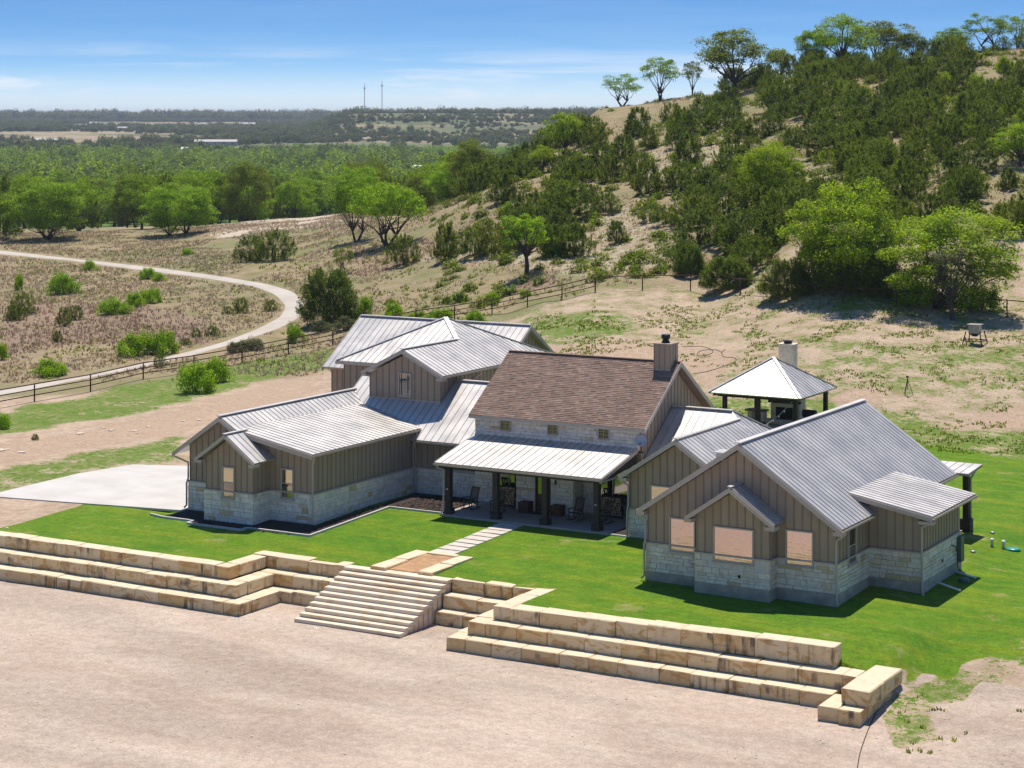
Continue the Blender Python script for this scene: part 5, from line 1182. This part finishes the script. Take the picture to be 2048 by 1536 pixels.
def T_(name, cat, kind, mat, px, py, w, h, label, group=None, **k):
    e, p, wm = by_px(name, cat, kind, mat, px, py, w, h, label, group, **k); TAKEN.append((p.x, p.y, wm*.42))
ok, jn = 'oak_tree', 'juniper'
T_(ok,'tree','wide','leaf_oak',95,478,195,118,'big spreading oak at the far left beyond the road'); T_(ok,'tree','wide','leaf_lime',355,470,172,100,'round fresh-green oak beside the pale rocky strip, left of centre', v=1)
T_(jn,'tree','juniper','leaf_juniper',-4,478,90,128,'dark tall juniper cut by the left picture edge'); T_(ok,'tree','oak','leaf_lime',268,372,52,34,'glowing lime tree alone in the valley woods'); T_(ok,'tree','oak','leaf_lime',613,420,44,44,'small lime-green tree at the end of the rocky strip')
T_(ok,'tree','spread','leaf_lime',775,492,178,118,'leaning multi-trunk oak in the dry field at the picture centre', v=1); T_(ok,'tree','oak','leaf_oak',712,484,118,128,'olive oak just behind the leaning multi-trunk oak'); T_(ok,'tree','slim','leaf_lime',1053,548,112,120,'slim single-trunk bright tree on the slope above the fence')
T_('small_tree','tree','sparse','leaf_juniper',685,548,50,56,'small dark leaning tree above the round cedar'); T_('round_cedar','tree','cedar','leaf_juniper',657,645,124,106,'big round dark cedar at the road bend')
for a in ((500,523,62,52),(548,521,74,62)): T_(jn,'tree','juniper','leaf_juniper',*a,'dark juniper of the pair in the field beyond the road bend','juniper pair in the field')
for i, a in enumerate(((808,530,66,60),(890,520,72,72),(948,512,70,56),(985,508,64,62),(1035,505,66,60),(1105,512,70,62),(1150,512,72,66))): T_(jn,'tree','juniper','leaf_juniper',*a,'dark juniper in the row along the foot of the slope','junipers at the foot of the slope')
T_(jn,'tree','juniper','leaf_juniper',1105,428,48,38,'lone small juniper high on the dry slope above the slim tree')
T_(ok,'tree','wide','leaf_bright',1695,580,270,212,'biggest yellow-green oak at the hill foot behind the fence', v=0); T_(ok,'tree','wide','leaf_bright',1540,408,160,120,'yellow-green oak halfway up the junipered hill', v=1); T_(ok,'tree','wide','leaf_bright',1895,616,320,190,'wide low yellow-green oak behind the fence at right', v=2)
T_('mesquite_tree','tree','slim','leaf_grey',1905,640,122,142,'pale grey-green mesquite in front of the right fence'); T_(ok,'tree','oak','leaf_bright',2040,332,115,84,'yellow-green tree high on the hill at the right edge'); T_(ok,'tree','oak','leaf_bright',1128,312,95,84,'yellow-green oak on the left shoulder of the hill')
T_(ok,'tree','oak','leaf_bright',1085,345,60,52,'smaller yellow-green tree left below the hill shoulder oak')
for a in ((1573,594,104,74),(1455,580,104,66),(1380,550,66,60)): T_(jn,'tree','cedar','leaf_juniper',*a,'juniper standing right by the single-rail fence','junipers at the single-rail fence')
T_(ok,'tree','sparse','leaf_oak',1245,222,95,74,'first small oak on the skyline where the hill begins', sky=True); T_(ok,'tree','sparse','leaf_oak',1320,188,100,76,'second skyline oak, in front of a thin gap', sky=True, v=1)
T_(ok,'tree','sparse','leaf_olive',1385,172,52,52,'thin little skyline oak between two larger ones', sky=True); T_(ok,'tree','oak','leaf_olive',1470,188,172,124,'tall double-trunk olive oak standing on the skyline', sky=True, v=3, d=-18)
T_(ok,'tree','oak','leaf_olive',1556,160,66,62,'low olive oak right of the tall double-trunk one', sky=True); T_(ok,'tree','oak','leaf_oak',1622,150,95,92,'green skyline oak left of the tallest one', sky=True); T_(ok,'tree','oak','leaf_oak',1685,140,128,108,'tallest dark green oak on the skyline', sky=True, d=-12, v=1)
T_(ok,'tree','oak','leaf_olive',1765,130,145,86,'broad olive skyline oak right of the tallest one', sky=True); T_(ok,'tree','oak','leaf_olive',1828,135,70,66,'brownish small oak at the end of the skyline clump', sky=True); T_(ok,'tree','oak','leaf_oak',1902,104,86,46,'low flat-topped oak alone on the upper skyline', sky=True)
T_(ok,'tree','sparse','leaf_oak',1975,108,105,80,'half-bare oak near the top of the hill', sky=True, v=2); T_(ok,'tree','sparse','leaf_oak',2036,95,90,66,'oak at the hill top cut by the right edge', sky=True)
bl = [(123,588,64,54,'round lime bush alone in the left dry field'),(97,752,78,42,'low lime bush at the left beside the lower road'),(265,712,78,58,'lime bush, left half of the pair by the lower road'),(322,708,80,62,'lime bush, right half of the pair by the lower road'),(225,628,72,38,'dark lime bush in the middle of the left dry field'),(272,613,44,35,'small lime bush between two others in the left field'),(303,606,50,40,'lime bush nearest the upper road bend'),(180,541,34,26,'small bush on the near verge of the upper road'),(296,558,40,28,'dark bush beside the upper road'),(318,562,34,20,'low lime bush beside the dark one at the upper road'),(38,580,24,40,'narrow lime bush near the left edge'),
      (390,785,92,74,'big lime bush inside the pipe fence, left of the pair'),(432,764,62,62,'lime bush touching the big one inside the pipe fence'),(4,720,26,42,'lime bush cut by the left edge below the field'),(4,858,44,40,'lime bush at the left edge inside the fence'),(375,510,28,18,'tiny lime bush beyond the upper road'),(590,685,44,48,'lime bush on the roadside above the garage roof'),(731,628,38,44,'lime bush right of the round cedar'),(790,640,56,44,'lime bush behind the rear roof ridge, left one'),(838,645,40,30,'low lime bush behind the rear roof ridge'),(880,642,66,34,'wide lime bush behind the roof peak'),(950,648,56,34,'lime bush right of the roof peak, against the fence'),(918,603,28,22,'small round bush up the slope beyond the fence'),(985,604,36,22,'small lime bush right at the fence rail'),(1050,594,28,20,'tiny lime bush higher along the fence')]
for x, y, w, h, lb in bl: T_('lime_bush','bush','bush','leaf_lime',x,y,w,h,lb)
for x, y, w, h in ((46,628,50,44),(30,640,44,30),(128,652,34,36),(150,640,30,30),(482,626,36,30),(540,622,26,22),(425,672,26,20),(392,674,22,16),(115,684,24,22),(455,628,20,16),(372,690,20,14),(320,735,24,26),(70,880,18,12)): T_('dark_shrub','bush','juniper','leaf_juniper',x,y,w,h,'small dark shrub scattered in the dry field by the road','small dark shrubs in the left field')
for x, y, w, h in ((640,665,60,30),(690,660,60,34),(505,700,60,30),(470,705,40,26)): T_('grey_shrub','bush','bush','leaf_grey',x,y,w,h,'low grey-green shrub along the roadside above the garage','grey shrubs by the road')
for a in ((1630,575,84,100),(1672,582,90,112),(1722,584,92,108),(1765,586,80,90)): T_(jn,'tree','cedar','leaf_juniper',*a,'dark juniper crowding under the biggest yellow-green oak','junipers under the biggest oak')
for a in ((1830,612,90,62),(1960,622,100,66)): T_('understory_bush','bush','bush','leaf_oak',*a,'green bush in the shade of the wide low oak','bushes under the wide low oak')
# --- junipers covering the hill
OPEN = [([(1100,480),(1170,440),(1260,405),(1345,385),(1390,430),(1345,485),(1310,525),(1190,545),(1090,545)], .24), ([(1270,330),(1320,265),(1410,205),(1500,180),(1530,250),(1450,330),(1360,385),(1290,370)], .55), ([(1590,335),(1690,325),(1700,385),(1610,400)], .15), ([(1170,245),(1200,200),(1290,165),(1450,130),(1465,200),(1310,250),(1200,295)], .03), ([(1930,80),(2060,70),(2060,150),(1960,175)], .12), ([(1990,330),(2060,330),(2060,420),(2010,415)], .2), ([(850,400),(990,390),(1010,470),(850,500)], .22), ([(1130,420),(1230,395),(1240,360),(1150,380)], .3), ([(1240,400),(1340,340),(1350,300),(1250,330)], .45)]
FOOT = [(700,430),(850,455),(1000,468),(1100,500),(1200,505),(1300,535),(1400,560),(1500,585),(1600,592),(1900,600),(2200,615)]
hill = []; hr = random.Random(31); tries = 0
while len(hill) < 262 and tries < 9000:
    tries += 1; px = hr.uniform(890, 2110); d = hr.uniform(188, 350)*1.0
    if hr.random() > d/350: continue
    p = at_d(px, d); py = YH + F*(HC-p.z)/d
    if py > np.interp(px, [f[0] for f in FOOT], [f[1] for f in FOOT]) - 4: continue
    if d > crest(px) + 8: continue
    if px < 1010 and not (300 < py < 470): continue
    pr = 1.0
    for P, v in OPEN:
        if inpoly(np.array([px]), np.array([py]), P)[0]: pr = min(pr, v)
    if hr.random() > pr: continue
    h = hr.uniform(2.2, 4.1); w = h*hr.uniform(1.1, 1.6)
    if pr < .5: h *= .62; w *= .62
    if any((p.x-q[0])**2 + (p.y-q[1])**2 < ((w+q[2])*.36)**2 for q in hill): continue
    if any((p.x-q[0])**2 + (p.y-q[1])**2 < (q[2]*.55)**2 for q in TAKEN): continue
    hill.append((p.x, p.y, w)); plant(jn, 'tree', 'juniper', 'leaf_juniper', p, w, h, 'dark bushy juniper among many covering the hillside', 'junipers on the hillside')
for k in range(26):
    px = hr.uniform(1000, 2060); d = hr.uniform(205, 300); p = at_d(px, d); py = YH + F*(HC-p.z)/d
    if py > 520 or d > crest(px) or any((p.x-q[0])**2 + (p.y-q[1])**2 < (q[2]*.4)**2 for q in TAKEN): continue
    plant('lime_shrub', 'bush', 'bush', 'leaf_bright', p, hr.uniform(2, 3.6), hr.uniform(1.6, 3.0), 'yellow-green shrub dotted among the hillside junipers', 'yellow-green shrubs on the hillside')
# --- edge of the valley wood: single trees
er = random.Random(17); edge_t = []
for k in range(2500):
    if len(edge_t) >= 200: break
    px = er.uniform(-70, 1000); d = 356 + 400*er.random()**1.3
    if px > 640: d = er.uniform(335, 620)
    if 370 < px < 690 and d < 385: continue
    p = at_d(px, d)
    if any((p.x-q[0])**2 + (p.y-q[1])**2 < 5.6**2 for q in edge_t): continue
    edge_t.append((p.x, p.y)); kk = er.random()
    if kk < .33: plant(ok, 'tree', 'oak', 'leaf_oak', p, er.uniform(8, 13), er.uniform(7.5, 11.5), 'green oak in the woodland edge beyond the dry field', 'oaks of the woodland edge')
    elif kk < .52: plant(ok, 'tree', 'wide', 'leaf_olive', p, er.uniform(8, 13), er.uniform(7.5, 11.5), 'olive-brown oak in the woodland edge beyond the dry field', 'olive oaks of the woodland edge')
    elif kk < .66: plant(ok, 'tree', 'wide', 'leaf_lime', p, er.uniform(7, 11), er.uniform(6, 9), 'bright green tree in the woodland edge beyond the dry field', 'bright trees of the woodland edge')
    else: plant(jn, 'tree', 'juniper', 'leaf_juniper', p, er.uniform(6, 9), er.uniform(6, 9.5), 'dark juniper in the woodland edge beyond the dry field', 'junipers of the woodland edge')
# --- valley wood and far scrub: uncountable masses
def blob_mesh(seed, n, ls, W=7., H=5.):
    rg = np.random.default_rng(seed); d = unit_dirs(n, rg); d[:, 2] = np.abs(d[:, 2])*1.0; a = np.arctan2(d[:, 1], d[:, 0]); lob = 1+.22*np.sin(3*a+seed)+.15*np.sin(5*a)
    C = d*np.array((W/2, W/2, H*.9))*(rg.uniform(.6, 1.0, n)*lob)[:, None] + np.array((0, 0, .05*H)); V, Q = leaf_quads(C, d*.6+np.array((0, 0, .7)), ls, rg, .8, .8); return V, Q
def mass(name, pts, scl, mesh, label):
    src = bpy.data.objects.new(name + '_clump', mesh)
    me = bpy.data.meshes.new(name); me.vertices.add(len(pts)); me.vertices.foreach_set('co', np.asarray(pts, np.float32).ravel())
    a = me.attributes.new('scl', 'FLOAT_VECTOR', 'POINT'); a.data.foreach_set('vector', np.asarray(scl, np.float32).ravel()); me.update()
    o = link(name, me); tag(o, label, 'woodland', kind='stuff')
    g = bpy.data.node_groups.new(name, 'GeometryNodeTree'); g.interface.new_socket('Geometry', in_out='INPUT', socket_type='NodeSocketGeometry'); g.interface.new_socket('Geometry', in_out='OUTPUT', socket_type='NodeSocketGeometry')
    gi, go = g.nodes.new('NodeGroupInput'), g.nodes.new('NodeGroupOutput'); ip = g.nodes.new('GeometryNodeInstanceOnPoints'); oi = g.nodes.new('GeometryNodeObjectInfo'); oi.inputs[0].default_value = src
    rv = g.nodes.new('FunctionNodeRandomValue'); rv.data_type = 'FLOAT_VECTOR'; rv.inputs[0].default_value = (0, 0, 0); rv.inputs[1].default_value = (0, 0, 6.28)
    na = g.nodes.new('GeometryNodeInputNamedAttribute'); na.data_type = 'FLOAT_VECTOR'; na.inputs[0].default_value = 'scl'
    L = g.links.new; L(gi.outputs[0], ip.inputs['Points']); L(oi.outputs['Geometry'], ip.inputs['Instance']); L(rv.outputs[0], ip.inputs['Rotation']); L(na.outputs[0], ip.inputs['Scale']); L(ip.outputs[0], go.inputs[0])
    md = o.modifiers.new('scatter', 'NODES'); md.node_group = g; return o
mr = np.random.default_rng(77)
def scatter(n, p0, p1, d0, d1, keep, s0, s1, seed):
    r = np.random.default_rng(seed); px = r.uniform(p0, p1, n); d = np.sqrt(r.uniform(d0**2, d1**2, n)); s = (px-CX)/F; X = CAM[0]+d*(FW[0]+RT[0]*s); Y = CAM[1]+d*(FW[1]+RT[1]*s); Z = terr(X, Y); k = keep(px, d, X, Y, r)
    sc = r.uniform(s0, s1, n); S_ = np.stack([sc, sc*r.uniform(.85, 1.2, n), sc*r.uniform(.65, 1.15, n)], 1); return np.stack([X, Y, Z-.3], 1)[k], S_[k]
V, Q = blob_mesh(5, 420, .42); wood_m = fast_mesh('clump', V, Q, M['leaf_far']); V, Q = blob_mesh(6, 420, .42, 6, 5.6); dark_m = fast_mesh('clump', V, Q, M['leaf_far_dark']); V, Q = blob_mesh(7, 300, .5, 7, 4); green_m = fast_mesh('clump', V, Q, M['leaf_far_green'])
P1, S1 = scatter(4200, -300, 1260, 480, 1150, lambda px, d, X, Y, r: r.random(len(px)) < .9, .4, 1.35, 1); mass('valley_woodland', P1, S1, wood_m, 'mixed green woodland filling the valley floor')
V, Q = blob_mesh(12, 900, .30, 8, 6.5); big_m = fast_mesh('clump', V, Q, M['leaf_far'])
P8, S8 = scatter(800, -300, 1200, 600, 1600, lambda px, d, X, Y, r: r.random(len(px)) < .95, 1.0, 2.0, 8); mass('valley_big_trees', P8, S8, big_m, 'big rounded trees standing out of the valley woodland')
P2, S2 = scatter(3000, -300, 1260, 480, 1900, lambda px, d, X, Y, r: fbm(X/90, Y/90, 61) > .53, .8, 1.7, 2); mass('valley_thicket', P2, S2, dark_m, 'dark juniper thickets in the valley')
P3, S3 = scatter(9500, -350, 1280, 900, 1950, lambda px, d, X, Y, r: fbm(X/160, Y/160, 71) > .36, .4, 1.4, 3); mass('valley_mesquite', P3, S3, green_m, 'bright green mesquite flat in the far valley')
P4, S4 = scatter(16000, -400, 1320, 1850, 4600, lambda px, d, X, Y, r: fbm(X/190, Y/190, 81) + .12*r.random(len(px)) > np.where((px > 640) & (d > 2250) & (d < 2930), .62, .535), .8, 1.9, 4); mass('far_scrub', P4, S4, dark_m, 'dark scrub on the far hills')
P9, S9 = scatter(5200, 600, 1330, 2150, 2980, lambda px, d, X, Y, r: fbm(X/90, Y/90, 83) + .25*r.random(len(px)) > .66, .45, 1.05, 9); mass('ridge_scrub', P9, S9, dark_m, 'scattered scrub on the brown far ridge')
P5, S5 = scatter(2600, -400, 1320, 4600, 6100, lambda px, d, X, Y, r: r.random(len(px)) < .95, 2.6, 4.6, 5); mass('far_ridge_scrub', P5, S5, dark_m, 'unbroken dark trees along the horizon ridge')
V, Q = blob_mesh(9, 300, .085, 1.5, 1.1); scrub_m = fast_mesh('clump', V, Q, M['leaf_juniper']); V, Q = blob_mesh(10, 300, .085, 1.4, .9); scrub_g = fast_mesh('clump', V, Q, M['leaf_olive'])
hill_ok = lambda px, d, X, Y, r: (d < 200 + (px-900)*.11 + 60) & (fbm(X/9, Y/9, 55) > .47)
P6, S6 = scatter(2600, 880, 2130, 194, 345, hill_ok, .45, 1.5, 6); mass('hill_scrub', P6, S6, scrub_m, 'low dark scrub between the hillside junipers')
P7, S7 = scatter(1700, 760, 2130, 194, 345, lambda px, d, X, Y, r: fbm(X/9, Y/9, 57) > .50, .4, 1.3, 7); mass('hill_brush', P7, S7, scrub_g, 'low olive brush on the dry hillside')
# --- grass tufts
def tufts(name, n, gen, hgt, wid, mat, label, blades=5, seed=0):
    r = np.random.default_rng(seed); P = gen(r, n); n = len(P); V = np.zeros((n, blades, 3, 3), np.float32)
    for b in range(blades):
        a = r.uniform(0, 6.28, n); h = r.uniform(hgt*.5, hgt*1.3, n); l = r.uniform(.1, .8, n)*h; u = np.stack([np.cos(a), np.sin(a)], 1); w = r.uniform(.5, 1.2, n)*wid; off = r.uniform(-.5, .5, (n, 2))*wid*2
        V[:, b, 0, :2] = P[:, :2]+off-u*w[:, None]*.5; V[:, b, 1, :2] = P[:, :2]+off+u*w[:, None]*.5; V[:, b, 0, 2] = V[:, b, 1, 2] = P[:, 2]-.03; t = r.uniform(0, 6.28, n)
        V[:, b, 2, :2] = P[:, :2]+off+np.stack([np.cos(t), np.sin(t)], 1)*l[:, None]; V[:, b, 2, 2] = P[:, 2]+h
    V = V.reshape(-1, 3); o = link(name, fast_mesh(name, V, np.arange(len(V)).reshape(-1, 3), M[mat])); tag(o, label, 'grass', kind='stuff')
def gen_px(p0, p1, d0, d1, test):
    def f(r, n):
        px = r.uniform(p0, p1, n); d = np.sqrt(r.uniform(d0**2, d1**2, n)); s = (px-CX)/F; X = CAM[0]+d*(FW[0]+RT[0]*s); Y = CAM[1]+d*(FW[1]+RT[1]*s); Z = terr(X, Y); py = YH+F*(HC-Z)/d; k = test(px, py, d, X, Y, r); return np.stack([X, Y, Z], 1)[k]
    return f
ROADP = [(-300,468),(0,498),(300,531),(560,570),(614,600),(606,640),(470,690),(250,743),(0,796),(-300,860),(-300,826),(0,774),(325,714),(506,658),(560,628),(560,605),(506,575),(275,542),(0,511),(-300,480)]
offroad = lambda px, py: ~inpoly(px, py, ROADP)
tufts('dry_grass', 34000, gen_px(-120, 760, 168, 350, lambda px, py, d, X, Y, r: offroad(px, py) & (fbm(X/6, Y/6, 91) > .40)), .24, .14, 'straw', 'dry straw-coloured grass of the field by the road', 4, 1)
tufts('red_grass', 16000, gen_px(-120, 1150, 165, 340, lambda px, py, d, X, Y, r: offroad(px, py) & np.logical_or.reduce([inpoly(px, py, P) for P, _ in STRAW_RED])), .32, .14, 'straw_red', 'reddish dead grass patches', 4, 2)
tufts('hill_grass', 24000, gen_px(760, 2100, 192, 345, lambda px, py, d, X, Y, r: fbm(X/7, Y/7, 92) > .46), .22, .14, 'straw', 'dry grass between the hillside junipers', 4, 3)
tufts('yard_weeds', 15000, gen_px(1060, 2150, 128, 182, lambda px, py, d, X, Y, r: fbm(X/2.2, Y/2.2, 93, 3) > .55), .13, .16, 'weed_leaf', 'low green weeds dotting the dry back yard', 4, 4)
tufts('court_weeds', 900, gen_px(1740, 2150, 74, 104, lambda px, py, d, X, Y, r: (fbm(X/1.3, Y/1.3, 95, 3) > .60) & (X > 30.3) & (Y < -13)), .16, .12, 'weed_leaf', 'weeds sprouting from bare soil beside the wall end', 6, 5)
tufts('field_weeds', 9000, gen_px(-120, 1200, 172, 300, lambda px, py, d, X, Y, r: offroad(px, py) & (fbm(X/4, Y/4, 94, 3) > .58)), .26, .2, 'weed_leaf', 'green weeds in the dry field beyond the fence', 4, 6)

# ------------------------------------------------------------------ far buildings, masts
def far_house(px, d, w, dp, h, rh, wall, roof, label, rot=0., n=3):
    p = at_d(px, d); e = bpy.data.objects.new('farm_building', None); col.objects.link(e); e.location = p; e.rotation_euler = (0, 0, YAW+rot); tag(e, label, 'building')
    def part(nm, mb, m, par=e): o = link(nm, mb.mesh(nm, m)); o.parent = par; return o
    part('wall', MB().box((-w/2,-dp/2,-4), (w/2,dp/2,h)), M[wall]); mb = MB(); mb.prism([(-w/2-.5,-dp/2-.5,h), (-w/2-.5,0,h+rh), (-w/2-.5,dp/2+.5,h)], (w+1,0,0)); part('roof', mb, M[roof])
    for k in range(n): x = -w/2 + w*(k+.5)/n; part('window', MB().box((x-.7,-dp/2-.06,h*.35), (x+.7,-dp/2+.02,h*.8)), M['screen'])
far_house(92, 2150, 26, 10, 4, 2, 'white_wall', 'white_wall', 'long white barn on the far fields at left'); far_house(432, 2050, 42, 12, 4.5, 2.2, 'white_wall', 'white_wall', 'longest white barn in the middle of the far fields', .05, 5)
far_house(376, 1750, 11, 8, 3, 3, 'white_wall', 'barn_roof', 'grey-roofed white farmhouse below the long white barn'); far_house(832, 1150, 9, 8, 2.5, 3.5, 'house_far', 'barn_roof', 'steep grey-roofed house in the green valley')
far_house(162, 3300, 18, 10, 5, 3, 'white_wall', 'white_wall', 'small white house on the distant slope at left'); far_house(192, 3700, 22, 10, 5, 3, 'white_wall', 'white_wall', 'tiny white house highest on the distant slope'); far_house(240, 3100, 22, 10, 4, 2, 'white_wall', 'white_wall', 'low white house right of the others on the distant slope')
far_house(495, 3400, 26, 10, 6, 3, 'white_wall', 'white_wall', 'bright white house on the distant ridge near the centre'); far_house(405, 3500, 14, 9, 5, 3, 'white_wall', 'white_wall', 'little white house among trees on the distant knoll')
def mast_tower(px, d, ytop, label):
    p = at_d(px, d); top = HC + (YH-ytop)*d/F; e = empty('radio_mast', p, label, 'mast', 'radio masts on the far ridge'); w = .5
    for k in range(3): a = 2.094*k; MB().tube([(p.x+w*math.cos(a), p.y+w*math.sin(a), p.z-3), (p.x+w*.8*math.cos(a), p.y+w*.8*math.sin(a), top-4)], .15, 5).build('leg', M['mast'], e)
    for i in range(14): z = p.z + (top-4-p.z)*i/14; MB().tube([(p.x+w*math.cos(a_), p.y+w*math.sin(a_), z+2*(j % 2)) for j, a_ in enumerate((0, 2.094, 4.188, 6.283))], .08, 4).build('brace', M['mast'], e)
    MB().tube([(p.x, p.y, top-5), (p.x, p.y, top)], .25, 5).build('antenna', M['mast'], e); MB().lathe([(.2,0), (1.5,.4), (1.5,1.6), (.2,2)], (p.x, p.y, p.z + (top-p.z)*.82), 8).build('dish_drum', M['mast'], e)
mast_tower(729, 2880, 167, 'left and nearer of the two radio masts on the far ridge'); mast_tower(764, 2900, 161, 'right one of the two radio masts on the far ridge')
def skyline_road():
    a, b = at_d(1930, 336), at_d(2010, 336); mb = MB(); mb.prism([(a.x,a.y,a.z-.6), (b.x,b.y,b.z-.6), (b.x,b.y,b.z+.5), (a.x,a.y,a.z+.5)], (FW[0]*2.5, FW[1]*2.5, 0)); o = mb.build('stone_berm', M['far_asphalt']); tag(o, 'low grey roadside berm at the top of the hill', 'wall')
    e = empty('wire_fence', a, 'short dark-post wire fence at the top of the hill', 'fence')
    for px in (1928, 1958, 1986): q = at_d(px, 333); MB().tube([(q.x,q.y,q.z-.3), (q.x,q.y,q.z+1.3)], .09, 6).build('post', M['pipe_rust'], e)
    pts = [at_d(px, 333) for px in (1915, 1928, 1958, 1986, 2010)]; MB().tube([(q.x,q.y,q.z+1.1) for q in pts], .03, 4).build('wire', M['pipe_rust'], e)
skyline_road()

# ------------------------------------------------------------------ haze: one closed box of clear, slightly milky air
hb = MB(); hb.box((-9000, -2500, -60), (9000, 13500, 75)); 
hm = bpy.data.materials.new('haze'); hm.use_nodes = True; hm.node_tree.nodes.clear(); ho = hm.node_tree.nodes.new('ShaderNodeOutputMaterial'); pv = hm.node_tree.nodes.new('ShaderNodeVolumePrincipled')
pv.inputs['Color'].default_value = (.72, .82, 1.0, 1); pv.inputs['Density'].default_value = 7.5e-5; pv.inputs['Anisotropy'].default_value = .2; hm.node_tree.links.new(pv.outputs[0], ho.inputs['Volume'])
haze = hb.build('haze', hm); tag(haze, 'thin blue haze of the air over the valley', 'haze', kind='stuff')
